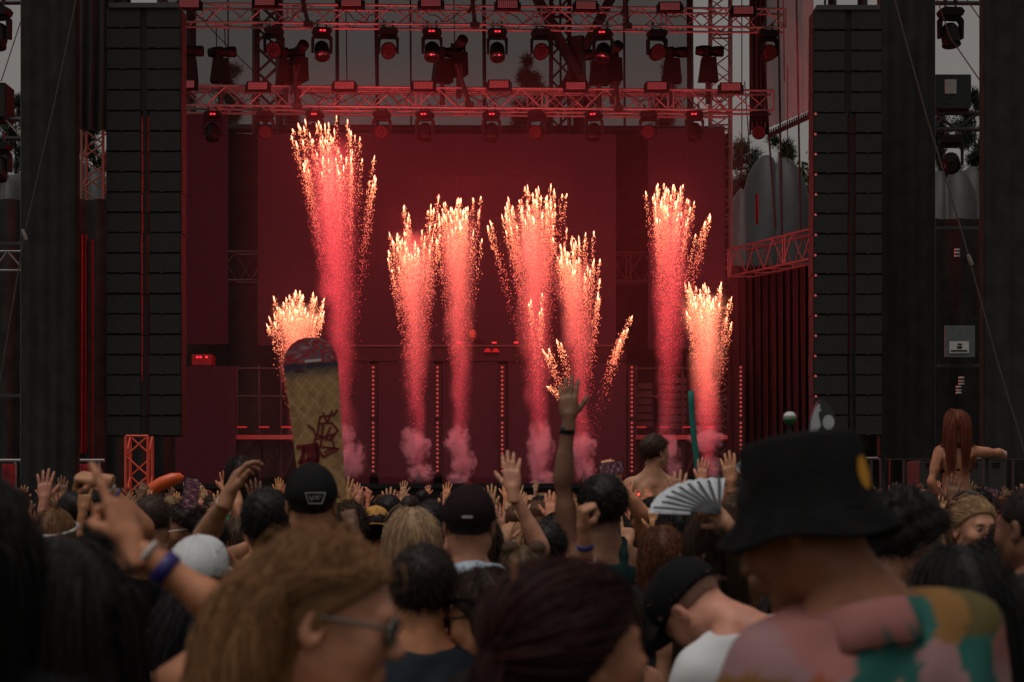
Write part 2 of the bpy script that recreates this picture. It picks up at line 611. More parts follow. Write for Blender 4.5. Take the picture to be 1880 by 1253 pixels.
# ------------------------------------------------------------------ moving head lamps
mm = MB()
mm.prism([(-.2, -.06), (-.17, -.13), (.17, -.13), (.2, -.06), (.15, 0), (-.15, 0)], -.13, .13)
MH_BASE = mm.mesh('base', LAMPB)
mm = MB()
for s in (-1, 1):
    mm.cyl((s * .09, 0, 0), (s * .09, 0, .12), .018, n=8)
    mm.box((s * .09, 0, .13), (.04, .09, .06))
MH_CLAMP = mm.mesh('clamp', STEELD)
mm = MB()
yo = [(-.21, -.50), (-.215, -.2), (-.17, -.14), (.17, -.14), (.215, -.2), (.21, -.50), (.165, -.50), (.16, -.24), (.13, -.2), (-.13, -.2), (-.16, -.24), (-.165, -.50)]
mm.prism(yo, -.06, .06)
MH_YOKE = mm.mesh('yoke', LAMPB)
mm = MB()
mm.lathe([(0, -.2), (.1, -.2), (.14, -.14), (.155, 0), (.15, .13), (.16, .16), (.13, .165), (0, .165)], 18)
MH_HEAD = mm.mesh('lamp_head', LAMPB, True)
mm = MB()
mm.lathe([(.125, 0), (.1, .008), (0, .014)], 18)
MH_LENS = mm.mesh('lens', LENSDK, True)
mm = MB()
for ring, rr in ((1, 0), (6, .045), (12, .088), (16, .122)):
    for k in range(ring):
        a = 6.283 * k / ring
        mm.lathe([(.0165, 0), (.012, .008), (0, .011)], 8, (rr * math.cos(a), rr * math.sin(a), 0))
MH_CELLS = mm.mesh('lens_cells', LENSRED, True)
mm = MB()
mm.box((0, 0, 0), (.05, .012, .035))
MH_IND = mm.mesh('indicator', LEDRED)


def moving_head(x, y, Y, wash, label, up=False, tilt=None, sc=1.0, group='moving head lamps under the trusses', ind=True):
    t = thing('moving_head_lamp', label, 'stage light', W(x, y, Y), group, (0, R(180) if up else 0, R(random.uniform(-14, 14))))
    t.scale = (sc,) * 3
    link('clamp', MH_CLAMP, t)
    bs = link('base', MH_BASE, t)
    if ind and not wash:
        for dx in (-.035, .035):
            link('indicator', MH_IND, bs, (dx, -.136, -.07))
    link('yoke', MH_YOKE, t)
    tl = R(random.uniform(60, 85)) if tilt is None else tilt
    hd = link('lamp_head', MH_HEAD, t, (0, 0, -.46), (tl + R(180 - 90) if False else R(180) - tl, 0, 0))
    if wash:
        link('lens_cells', MH_CELLS, hd, (0, 0, .166))
    else:
        link('lens', MH_LENS, hd, (0, 0, .166))
    return t


UP = [(503, 1), (591, 0), (713, 1), (793, 0), (913, 0), (993, 1), (1107, 0), (1206, 1), (1410, 1)]
for i, (x, w_) in enumerate(UP):
    moving_head(x, 52 + (x - 500) * .006, YA + .1, w_, '%s lamp under the upper truss, %s from the left' % ('many-celled wash' if w_ else 'black moving head', ORD[i]), tilt=R(88) if w_ else R(35), sc=1.06)
DN = [(390, 0), (486, 1), (578, 0), (701, 1), (780, 0), (902, 0), (985, 1), (1090, 0), (1191, 1), (1275, 0), (1393, 1)]
for i, (x, w_) in enumerate(DN):
    moving_head(x, 206, YB + .1, w_, '%s lamp under the lower truss, %s from the left' % ('many-celled wash' if w_ else 'black moving head', ORD[i]), tilt=R(85) if w_ else R(20))

# upright beam lamps standing on the lower truss
mm = MB()
mm.prism([(-.22, 0), (.22, 0), (.17, .52), (-.15, .52)], -.16, .16)
UB_BODY = mm.mesh('pedestal', LAMPB)
mm = MB()
for s in (-1, 1):
    mm.box((-.04, s * .15, .6), (.09, .03, .26))
UB_YOKE = mm.mesh('yoke', LAMPB)
mm = MB()
mm.lathe([(0, -.34), (.09, -.33), (.125, -.2), (.13, -.02), (.10, .02), (.12, .12), (.125, .27), (.10, .3), (0, .285)], 14)
UB_HEAD = mm.mesh('lamp_head', LAMPB, True)
for i, (x, rz, tl, l, yb) in enumerate(((345, 0, 90, 'beside the left speaker array', 150), (405, 0, 88, 'alone before the fir top', 152), (524, 12, 95, 'of the pair left of centre, darker one', 154), (548, -60, 70, 'of the pair left of centre, red lit one', 150),
                                        (812, 20, 88, 'of the pair in the centre, darker one', 152), (842, -70, 75, 'of the pair in the centre, red lit one', 140), (1100, 185, 95, 'of the pair by the crossed beams, darker one', 156), (1124, -65, 75, 'of the pair by the crossed beams, red lit one', 150),
                                        (1233, 0, 90, 'right of the crossed beams', 152), (1300, 0, 92, 'in front of the lattice tower', 150))):
    t = thing('beam_lamp', 'upright beam lamp, ' + l, 'stage light', W(x, yb, YB + .3), 'upright beam lamps', (0, 0, R(rz)))
    link('pedestal', UB_BODY, t)
    link('yoke', UB_YOKE, t)
    link('lamp_head', UB_HEAD, t, (.05, 0, .68), (0, R(tl), 0))
    rod('support', (0, 0, -.5), (0, 0, 0), .06, STEELD, t)

# cable slings and cables on the trusses
for i, (p, q, s_, l) in enumerate((((838, 118), (862, 192), 1, 'lower truss'), ((553, -8), (566, 44), 0, 'upper truss, left'), ((866, -8), (872, 46), 0, 'upper truss, centre'), ((1148, -8), (1152, 48), 0, 'upper truss, right'), ((540, 120), (546, 196), 1, 'lower truss, left'), ((1130, 150), (1136, 200), 1, 'lower truss, right'))):
    Y = (YA, YB)[s_] - .12
    a_, c_ = W(*p, Y), W(*q, Y)
    t = thing('rigging_sling', 'black rigging sling round the %s' % l + (' centre' if i == 0 else ''), 'sling', c_, 'rigging slings')
    rod('strap', a_ - c_, Vector((0, 0, 0)), .045, CABLE, t)
    rod('strap', a_ - c_ + Vector((.1, 0, 0)), Vector((-.14, 0, .25)), .03, CABLE, t)
    bx('clamp', (0, 0, 0), (.2, .1, .12), CABLE, t, .02)
for i in range(14):
    s_ = i % 2
    x0 = 350 + i * 72
    x1 = x0 + random.uniform(40, 100)
    Y = (YA, YB)[s_] - .06
    y0 = (22, 170)[s_]
    pts = []
    for k in range(9):
        u = k / 8
        pts.append(W(x0 + (x1 - x0) * u, y0 + random.uniform(8, 22) * math.sin(u * 3.14) + 2 * math.sin(k * 2.1 + i), Y))
    c0 = pts[0]
    mm = MB()
    mm.tube([q - c0 for q in pts], .012, 5)
    tag(link('power_cable', mm.mesh('power_cable', CABLE), None, c0), 'thin black cable sagging along the %s truss, %s from the left' % (('upper', 'lower')[s_], ORD[i // 2]), 'cable', 'truss cables')
for i, (x, y0, y1) in enumerate(((637, 0, 150), (690, 45, 150), (780, 45, 90), (835, 0, 90), (1085, 60, 150), (1440, -20, 150), (399, 45, 150), (414, 45, 85))):
    a_ = W(x, y1, 45)
    mm = MB()
    mm.tube([(0, 0, 0), W(x - 2, y0, 45) - a_], .014, 5)
    tag(link('hoist_chain', mm.mesh('hoist_chain', CABLE), None, a_), 'thin vertical hoist chain between the trusses, %s from the left' % ORD[[6, 7, 0, 1, 2, 3, 4, 5].index(i) if i in (6, 7) else i + 2 if i < 6 else i], 'chain', 'hoist chains')

# ------------------------------------------------------------------ line arrays
def line_array(label, x0, x1, ybot, Y, slots, status, s0, s1, ntop, tops):
    """x0..x1 photo columns; slots: the two see-through slots"""
    t = thing('line_array', label, 'loudspeakers', W((x0 + x1) / 2, ybot, Y), 'line array loudspeakers')
    L = t.location

    def cab(ya, yb, slot):
        a, c = W(x0, yb, Y), W(x1, ya, Y)
        h = c.z - a.z - .004
        mm = MB()
        zc = (a.z + c.z) / 2
        o = Vector(((a.x + c.x) / 2, Y, zc))
        if slot:
            xs = [x0, slots[0][0], slots[0][1], slots[1][0], slots[1][1], x1]
            wx = [W(x, 0, Y).x - o.x for x in xs]
            mm.bbox(((wx[2] + wx[3]) / 2, .02, 0), (wx[3] - wx[2], .04, h), .006)
            for i in (0, 4):    # wings narrow towards the back
                fl_, fr_ = wx[i], wx[i + 1]
                bl_, br_ = (fl_, fr_ - .2) if i == 0 else (fl_ + .2, fr_)
                mm.add([(fl_, 0, -h / 2), (fr_, 0, -h / 2), (br_, .5, -h / 2), (bl_, .5, -h / 2), (fl_, 0, h / 2), (fr_, 0, h / 2), (br_, .5, h / 2), (bl_, .5, h / 2)],
                       [(0, 3, 2, 1), (4, 5, 6, 7), (0, 1, 5, 4), (1, 2, 6, 5), (2, 3, 7, 6), (3, 0, 4, 7)])
            mm.box(((wx[2] + wx[3]) / 2, .06, h / 2 - .01), (.34, .03, .016))
        else:
            mm.bbox((0, .25, 0), (c.x - a.x, .5, h), .012)
            wx = [W(x, 0, Y).x - o.x for x in (x0, (x0 + x1) / 2 - 4, 0, 0, (x0 + x1) / 2 + 4, x1)]
        cb = link('cabinet', mm.mesh('cabinet', BLACKP), t, o - L + Vector((random.uniform(-.006, .006), random.uniform(-.01, .01), 0)))
        for i in (0, 4):
            g = MB()
            g.bbox(((wx[i] + wx[i + 1]) / 2, -.012, 0), (wx[i + 1] - wx[i] - .03, .024, h - .03), .01)
            link('grille', g.mesh('grille', GRILLE), cb, (0, 0, 0))
        bo = MB()
        for xx in (wx[1] - .33, wx[4] + .22):
            bo.box((xx, -.026, -h / 2 + .012), (.05, .01, .012))
        link('latch', bo.mesh('latch', pm('worn latch metal', (.08, .065, .06), .5, .5)), cb)
        if status and slot:
            link('status_light', DOTS, cb, (wx[0] + .035, -.03, h / 2 - .02), (R(90), 0, 0), (.75, .75, .75))

    y = tops
    for k in range(ntop):
        cab(y, y + s0, False)
        y += s0
    while y + s1 <= ybot + 2:
        cab(y, y + s1, True)
        y += s1
    bx('fly_frame', (0, .2, W(0, tops - 3, Y).z - L.z), (W(x1, 0, Y).x - W(x0, 0, Y).x - .1, .5, .08), STEELD, t)
    for s in (-.35, .35):
        rod('hoist_cable', (s, .2, W(0, tops, Y).z - L.z), (s, .2, W(0, -160, Y).z - L.z), .02, CABLE, t)
    return t


line_array('tall black line array of loudspeakers hanging at the left of the stage', 195, 333, 800, 32, ((259.4, 262.2), (270.6, 273.2)), False, 38, 37.3, 5, 14)
line_array('tall black line array of loudspeakers hanging at the right, with red status lights', 1493, 1620, 800, 32, ((1557, 1559.8), (1566.4, 1569)), True, 38, 37.0, 5, 18)


# ------------------------------------------------------------------ draped towers and side curtains
def tower(label, x0, x1, y0, y1, Y, seed):
    t = thing('draped_tower', label, 'tower', W((x0 + x1) / 2, 905 + CAMZ / Y * FPX, Y), 'black draped towers')
    L = t.location
    o = pxbox('cloth_front', x0, x1, y0, y1, Y, .3, BLACKF, t, L, .05)
    c = curtain('cloth_folds', x0 + 1, x1 - 1, y0, y1, Y - .08, 4, BLACKF, .025, None, t, seed)
    c.location -= L
    for x in (x0 + 4, x1 - 4):
        rod('post', W(x, 905 + CAMZ / (Y + .5) * FPX, Y + .5) - L, W(x, y0, Y + .5) - L, .05, STEELD, t)
    return t


tower('black draped tower at the far left edge, before the rusty lattice', 39, 139, -120, 1010, 31.5, 3)
tower('black draped tower right behind the right speaker array', 1616, 1716, -120, 842, 33.5, 4)
tower('broad black draped tower at the far right edge', 1806, 1960, -120, 842, 31.5, 5)

tag(curtain('wing_curtain', -60, 316, 366, 1034, 43.6, 9, BLACKF, .15, seed=2), 'black wing curtain low behind the left towers', 'curtain')
tag(curtain('wing_curtain', 144, 240, -40, 240, 44.0, 5, pm('sooty scrim', (.03, .028, .027), .9), .12, seed=12), 'sooty hanging scrim left of the left speaker array', 'curtain')
tag(curtain('wing_curtain', 1335, 1500, 488, 1040, 44.5, 12, pm('dark wing curtain', (.012, .009, .0095), .8, 0, .4, 5), .14, Y1=42, seed=9), 'dark folded wing curtain below the slanting truss, reddish sheen', 'curtain')
tag(curtain('wing_curtain', 1500, 1960, 402, 1034, 46, 9, BLACKF, .15, seed=10), 'black wing curtain low in the gap between the right towers', 'curtain')
REDC = pm('red curtain light and pole paint', (.17, .013, .018), .7, 0, .35, 6)  # red stage light put into the strips' cloth colour; also the pole's red
tag(curtain('leg_curtain', 147, 160, 432, 832, 43.0, 2, REDC, .10, Y1=43.2, seed=21), 'wider curtain edge coloured as red light in the dark left wing', 'curtain')
tag(curtain('leg_curtain', 167, 172, 440, 842, 43.1, 1, REDC, .05, Y1=43.2, seed=22), 'thin curtain edge coloured as red light in the dark left wing', 'curtain')
tag(curtain('leg_curtain', 243, 292, 190, 700, 43.0, 5, REDC, .06, Y1=43.0, seed=23), 'curtain coloured as red light behind the slots of the left speaker array', 'curtain')
tag(curtain('leg_curtain', 1540, 1588, 190, 640, 42.5, 4, REDC, .06, Y1=42.5, seed=24), 'curtain coloured as red light behind the slots of the right speaker array', 'curtain')
tag(curtain('leg_curtain', 1387, 1392, 356, 412, 45.5, 1, pm('dull red rag', (.2, .02, .025), .8), .03, seed=26), 'short red rag hanging before the grey inflatable', 'curtain')

tarp = thing('tarpaulin', 'grey hanging tarpaulin with fringed slanting hem, right of the trusses', 'tarpaulin', W(1430, 240, 44))
L = tarp.location
c = curtain('cloth', 1404, 1494, -60, 238, 44.5, 9, pm('grey tarpaulin', (.13, .125, .125), .8, 0, .2, 2, trans=.22), .07, Y1=40, parent=tarp, seed=31, bot_slant=-38)
c.location -= L
c = curtain('edge_band', 1376, 1408, -60, 240, 45.2, 4, pm('sooty tarpaulin', (.05, .046, .046), .85), .07, parent=tarp, seed=32)
c.location -= L
for i in range(20):
    u = i / 19
    p = W(1412 + u * 80, 239 - u * 38, 44.3 - u * 4.2) - L
    mm = MB()
    mm.lathe([(0, 0), (.02, -.01), (.018, -.06), (.035, -.1), (.04, -.17), (0, -.18)], 7)
    link('tassel', mm.mesh('tassel', CABLE), tarp, p)
for i, (x0, x1, y0, y1) in enumerate(((1398, 1424, 60, 420), (1428, 1436, -20, 440), (1462, 1470, -20, 430), (1446, 1446, 120, 300), (1362, 1362, -30, 330), (1367, 1378, 150, 300))):
    a_ = W(x1, y1, 43)
    mm = MB()
    mm.tube([(0, 0, 0), W(x0, y0, 43) - a_], .022 if i < 3 else .012, 6)
    tag(link('rope', mm.mesh('rope', CABLE), None, a_), 'dark vertical rope by the grey tarpaulin, %s' % ('slanting one at its left side', 'one at its middle', 'one nearest the speaker array', 'short thin one', 'thin one before bare sky', 'thin slanting one before bare sky')[i], 'rope', 'ropes by the tarpaulin')


def guy(label, pts, Y, r, m=ROPE, shackle=None):
    a_ = W(*pts[-1], Y)
    mm = MB()
    mm.tube([W(*p, Y) - a_ for p in pts], r, 6)
    o = link('guy_rope', mm.mesh('guy_rope', m), None, a_)
    tag(o, label, 'rope', 'guy ropes')
    if shackle:
        s = MB()
        s.lathe([(0, -.1), (.03, -.08), (.035, 0), (.03, .08), (0, .1)], 8)
        link('turnbuckle', s.mesh('turnbuckle', pm('worn steel', (.3, .27, .25), .4, .8)), o, W(*shackle, Y) - a_, (0, R(-20), 0))
    return o


guy('long slanting guy rope over the far left draped tower', [(142, -10), (100, 190), (45, 430), (-5, 730)], 29, .012, shackle=(45, 432))
guy('long slanting guy rope over the right draped towers', [(1640, -10), (1700, 210), (1770, 440), (1830, 660), (1890, 860)], 29, .012, shackle=(1781, 478))
guy('thin wire in the open sky gap, upper right', [(1700, -60), (1745, 70), (1806, 158)], 38, .012)
guy('thin wire crossing the upper corner of the sky gap', [(1775, 0), (1806, 44)], 38, .012)
guy('thin wire across the narrow sky gap at the left edge', [(38, 40), (2, 150)], 38, .012)
guy('fine wire from the upper truss to the dark lattice tower', [(375, 40), (405, 72), (470, 136)], 45, .012, CABLE)

# ------------------------------------------------------------------ gap between the right towers
gp = thing('side_scaffold', 'dark scaffold bars in the gap between the right towers', 'scaffold', W(1760, 240, 40))
L = gp.location
for y in (6, 208, 238):
    rod('bar', W(1700, y, 40) - L, W(1830, y, 40) - L, .05, STEELD, gp)
for a_, c_ in (((1716, 208), (1755, 238)), ((1795, 208), (1755, 238)), ((1735, 208), (1716, 238))):
    rod('brace', W(*a_, 40) - L, W(*c_, 40) - L, .035, STEELD, gp)
for i in range(11):
    link('bolt', ucyl(ROPE), gp, W(1722 + 7 * i, 203, 39.9) - L, (R(-90), 0, 0), (.018, .018, .05))
moving_head(1745, 16, 39.5, 0, 'black moving head lamp hanging in the sky gap at upper right', tilt=R(15), sc=1.25, group='side lamps', ind=False)
moving_head(1746, 250, 39.5, 0, 'black moving head lamp before the trees, lower in the right gap', tilt=R(60), sc=1.2, group='side lamps', ind=False)
cb = thing('control_box', 'dark control box with pale window in the right gap', 'box', W(1750, 198, 39.8))
pxbox('housing', 1716, 1783, 137, 199, 39.8, .6, pm('dark green box', (.02, .026, .026), .5), cb, cb.location, .02)
pxbox('window', 1735, 1756, 146, 172, 39.78, .03, pm('pale sheet', (.5, .47, .46), .6), cb, cb.location)
pxbox('hinge', 1736, 1754, 188, 190, 39.78, .03, ROPE, cb, cb.location)
sg = thing('notice_board', 'grey notice board with white paper on the dark right wall', 'sign', W(1762, 655, 38))
pxbox('board', 1735, 1790, 598, 656, 38, .06, pm('dull grey board', (.13, .15, .15), .6), sg, sg.location)
pxbox('paper', 1743, 1779, 627, 649, 37.985, .012, pm('notice paper', (.62, .62, .62), .6), sg, sg.location)
for i, (a_, y_, h_) in enumerate(((1758, 631, 2.5), (1757, 636, 4), (1746, 643, 2.5))):
    pxbox('print', a_, a_ + (8, 9, 30)[i], y_, y_ + h_, 37.975, .004, BLACKP, sg, sg.location)
for i, (x, y) in enumerate(((1757, 470), (1765, 705), (1760, 722))):
    t = thing('insulator', 'small pale cable insulator on the dark right wall, %s' % ('above the notice board', 'just below the notice board', 'lowest of three')[i], 'fitting', W(x, y, 38), 'wall fittings')
    for k in range(3):
        mm = MB()
        mm.lathe([(0, -.02), (.06, -.015), (.06, .015), (0, .02)], 10)
        link('disc', mm.mesh('disc', pm('pale ceramic', (.4, .4, .38), .4)), t, (0, 0, k * .06), (R(random.uniform(-15, 15)), 0, 0))
for i, (x0, x1, y) in enumerate(((1716, 1798, 419), (1722, 1802, 672), (0, 38, 447), (0, 38, 727))):
    t = thing('studded_rail', 'studded dark rail %s' % ('above the black wall in the right gap', 'under the notice board', 'high in the left edge gap', 'low in the left edge gap')[i], 'rail', W((x0 + x1) / 2, y, 38.2), 'studded rails')
    pxbox('bar', x0, x1, y - 3, y + 3, 38.2, .08, STEELD, t, t.location)
    n = int((x1 - x0) / 7)
    for k in range(n):
        link('stud', ucyl(ROPE), t, W(x0 + 4 + 7 * k, y, 38.2) - t.location + Vector((0, -.02, 0)), (R(-90), 0, 0), (.016, .016, .03))

# left edge gap
lg = thing('side_scaffold', 'pale scaffold bars in the narrow gap at the left edge', 'scaffold', W(15, 498, 38.5))
L = lg.location
for y in (462, 497):
    rod('bar', W(-30, y, 38.5) - L, W(41, y, 38.5) - L, .025, ALU, lg)
for y in (220, 255, 5):
    rod('bar', W(-30, y, 38.6) - L, W(41, y, 38.6) - L, .05, STEELD, lg)
for a_, c_ in (((14, 462), (38, 490)), ((14, 462), (-8, 490)), ((10, 220), (38, 252))):
    rod('brace', W(*a_, 38.5) - L, W(*c_, 38.5) - L, .02, ALU, lg)
bxx = thing('speaker_box', 'black box speaker cut by the left edge', 'loudspeaker', W(0, 222, 38.4))
pxbox('housing', -40, 12, 152, 218, 38.4, .6, BLACKP, bxx, bxx.location, .03)
pxbox('grille', -36, 8, 156, 214, 38.37, .03, GRILLE, bxx, bxx.location, .02)
moving_head(-4, 14, 38.4, 0, 'black moving head lamp cut by the left edge, upper', tilt=R(20), sc=1.3, group='side lamps', ind=False)
moving_head(-2, 262, 38.4, 0, 'black moving head lamp cut by the left edge, lower', tilt=R(20), sc=1.2, group='side lamps', ind=False)


# ------------------------------------------------------------------ grey inflatable roofs behind
INF = pm('grey inflatable fabric', (.036, .035, .035), .6, 0, .15, 3)


def inflatable(label, cx, top, wpx, bot, Y, yaw, n=1, seed=0):
    base = W(cx, bot, Y)
    t = thing('inflatable_shelter', label, 'inflatable', (base.x, Y, 0), 'grey inflatable shelters', (0, 0, R(yaw)))
    H = W(cx, top, Y).z
    w = 5.0
    z0 = base.z
    ln = wpx / FPX * Y * 1.1
    nr = 6
    vs, fs = [], []
    nu, nv = 36, 72
    for j in range(nv + 1):
        v = j / nv
        puff = abs(math.sin(v * nr * math.pi))
        k = 1 + .035 * puff ** .5 - .02
        for i in range(nu + 1):
            a = math.pi * i / nu
            endk = math.sqrt(max(0, 1 - (2 * v - 1) ** 2)) * .98 + .02
            vs.append((w / 2 * math.cos(a) * k * endk * 1.02, (v - .5) * ln, max(0.0, H * (max(math.sin(a), 0) ** .8) * k * endk * (1 + .03 * math.sin(a * 5 + v * 9 + seed)))))
    for j in range(nv):
        for i in range(nu):
            a = j * (nu + 1) + i
            fs.append((a, a + nu + 1, a + nu + 2, a + 1))
    mm = MB()
    mm.add(vs, fs)
    link('air_skin', mm.mesh('air_skin', INF, True), t)
    return t


inflatable('large dark grey inflatable dome behind the slanting truss', 1425, 310, 320, 500, 58, 84, seed=1)
inflatable('ribbed grey inflatable in the right gap, nearer roll', 1738, 334, 300, 420, 60, 78, seed=2)
inflatable('ribbed grey inflatable in the right gap, further roll', 1800, 314, 320, 420, 68, 84, seed=3)
inflatable('ribbed grey inflatable behind the rusty lattice tower', 165, 306, 300, 420, 58, -82, seed=4)
inflatable('ribbed grey inflatable at the left edge', 8, 308, 300, 420, 62, -80, seed=5)

# ------------------------------------------------------------------ low things in front of the stage
bn = thing('crowd_barrier', 'grey barrier frame with red banners before the left wing', 'barrier', W(95, 910, 37))
L = bn.location
rod('rail', W(-10, 846, 37) - L, W(192, 846, 37) - L, .035, ALU, bn)
for x in (28, 61, 135, 168, 182):
    rod('post', W(x, 1060, 37) - L, W(x, 846, 37) - L, .03, ALU, bn)
for x0, x1 in ((3, 27), (63, 133), (138, 167)):
    c = curtain('banner', x0, x1, 852, 903, 36.95, 2, REDCLOTH, .02, parent=bn, seed=x0)
    c.location -= L
for x0, y0, w_, h_ in ((6, 868, 5, 2), (6, 873, 8, 2), (150, 858, 3, 9), (156, 861, 4, 5), (80, 880, 18, 3), (84, 889, 14, 2)):
    pxbox('print', x0, x0 + w_, y0, y0 + h_, 36.86, .005, pm('dark print', (.1, .01, .015), .7), bn, L)
br = thing('crowd_barrier', 'grey rail along the dark wall behind the seated red-haired girl', 'barrier', W(1740, 1060, 37))
L = br.location
rod('rail', W(1590, 842, 37) - L, W(1900, 842, 37) - L, .03, ALU, br)
for x in (1600, 1660, 1770, 1860):
    rod('post', W(x, 1060, 37) - L, W(x, 842, 37) - L, .03, STEELD, br)
ct = thing('storage_unit', 'dull grey storage unit with dark slots behind the right crowd', 'container', W(1765, 1060, 37.6))
pxbox('body', 1688, 1848, 846, 1060, 37.6, 1.2, pm('dull grey paint', (.05, .047, .045), .7), ct, ct.location, .02)
for x0, y0 in ((1782, 849), (1822, 849), (1700, 850)):
    for k in range(2):
        pxbox('slot', x0, x0 + 14, y0 + k * 5, y0 + 2.5 + k * 5, 37.58, .03, BLACKP, ct, ct.location)
pl = thing('banner_pole', 'thin red pole with side hook before the right wall', 'pole', W(1634, 1070, 36))
rod('shaft', (0, 0, 0), W(1634, 746, 36) - pl.location, .02, REDC, pl)
rod('hook', W(1634, 830, 36) - pl.location, W(1622, 808, 36) - pl.location, .014, REDC, pl)
# ================================================================== fountains of sparks
SPARK = bpy.data.materials.new('glowing sparks')
SPARK.use_nodes = True
nt = SPARK.node_tree
nt.nodes.clear()
at = nt.nodes.new('ShaderNodeAttribute')
at.attribute_name = 'spark_temp'
rp = nt.nodes.new('ShaderNodeValToRGB')
cr = rp.color_ramp
cr.elements[0].position, cr.elements[0].color = 0.0, (.50, .03, .05, 1)
cr.elements[1].position, cr.elements[1].color = 1.0, (1, .48, .22, 1)
for p_, c_ in ((.12, (.95, .06, .07, 1)), (.3, (1, .13, .095, 1)), (.55, (1, .20, .11, 1)), (.8, (1, .29, .135, 1))):
    e = cr.elements.new(p_)
    e.color = c_
st = nt.nodes.new('ShaderNodeMapRange')
st.inputs['To Min'].default_value = 1.0
st.inputs['To Max'].default_value = 2.9
em = nt.nodes.new('ShaderNodeEmission')
ou = nt.nodes.new('ShaderNodeOutputMaterial')
nt.links.new(at.outputs['Fac'], rp.inputs['Fac'])
pw_ = nt.nodes.new('ShaderNodeMath')
pw_.operation = 'POWER'
pw_.inputs[1].default_value = 2.0
nt.links.new(at.outputs['Fac'], pw_.inputs[0])
nt.links.new(pw_.outputs[0], st.inputs['Value'])
nt.links.new(rp.outputs[0], em.inputs['Color'])
nt.links.new(st.outputs[0], em.inputs['Strength'])
nt.links.new(em.outputs[0], ou.inputs['Surface'])
no_sampling(SPARK)
COMET = bpy.data.materials.new('white hot comet')
COMET.use_nodes = True
nt = COMET.node_tree
nt.nodes.clear()
tcn = nt.nodes.new('ShaderNodeTexCoord')
sp = nt.nodes.new('ShaderNodeSeparateXYZ')
rp = nt.nodes.new('ShaderNodeValToRGB')
cr = rp.color_ramp
cr.elements[0].position, cr.elements[0].color = 0.0, (1, .16, .08, 1)
cr.elements[1].position, cr.elements[1].color = 1.0, (1, .30, .22, 1)
for p_, c_ in ((.35, (1, .3, .13, 1)), (.62, (1, .58, .30, 1)), (.85, (1, .30, .20, 1))):
    e = cr.elements.new(p_)
    e.color = c_
em = nt.nodes.new('ShaderNodeEmission')
em.inputs['Strength'].default_value = 6.0
ou = nt.nodes.new('ShaderNodeOutputMaterial')
nt.links.new(tcn.outputs['Object'], sp.inputs[0])
nt.links.new(sp.outputs['Z'], rp.inputs['Fac'])
nt.links.new(rp.outputs[0], em.inputs['Color'])
nt.links.new(em.outputs[0], ou.inputs['Surface'])
no_sampling(COMET)
mm = MB()
mm.lathe([(0, 0), (.35, .18), (.8, .45), (1, .66), (.85, .82), (.45, .93), (0, 1)], 8)
COMET_ME = mm.mesh('comet', COMET, True)


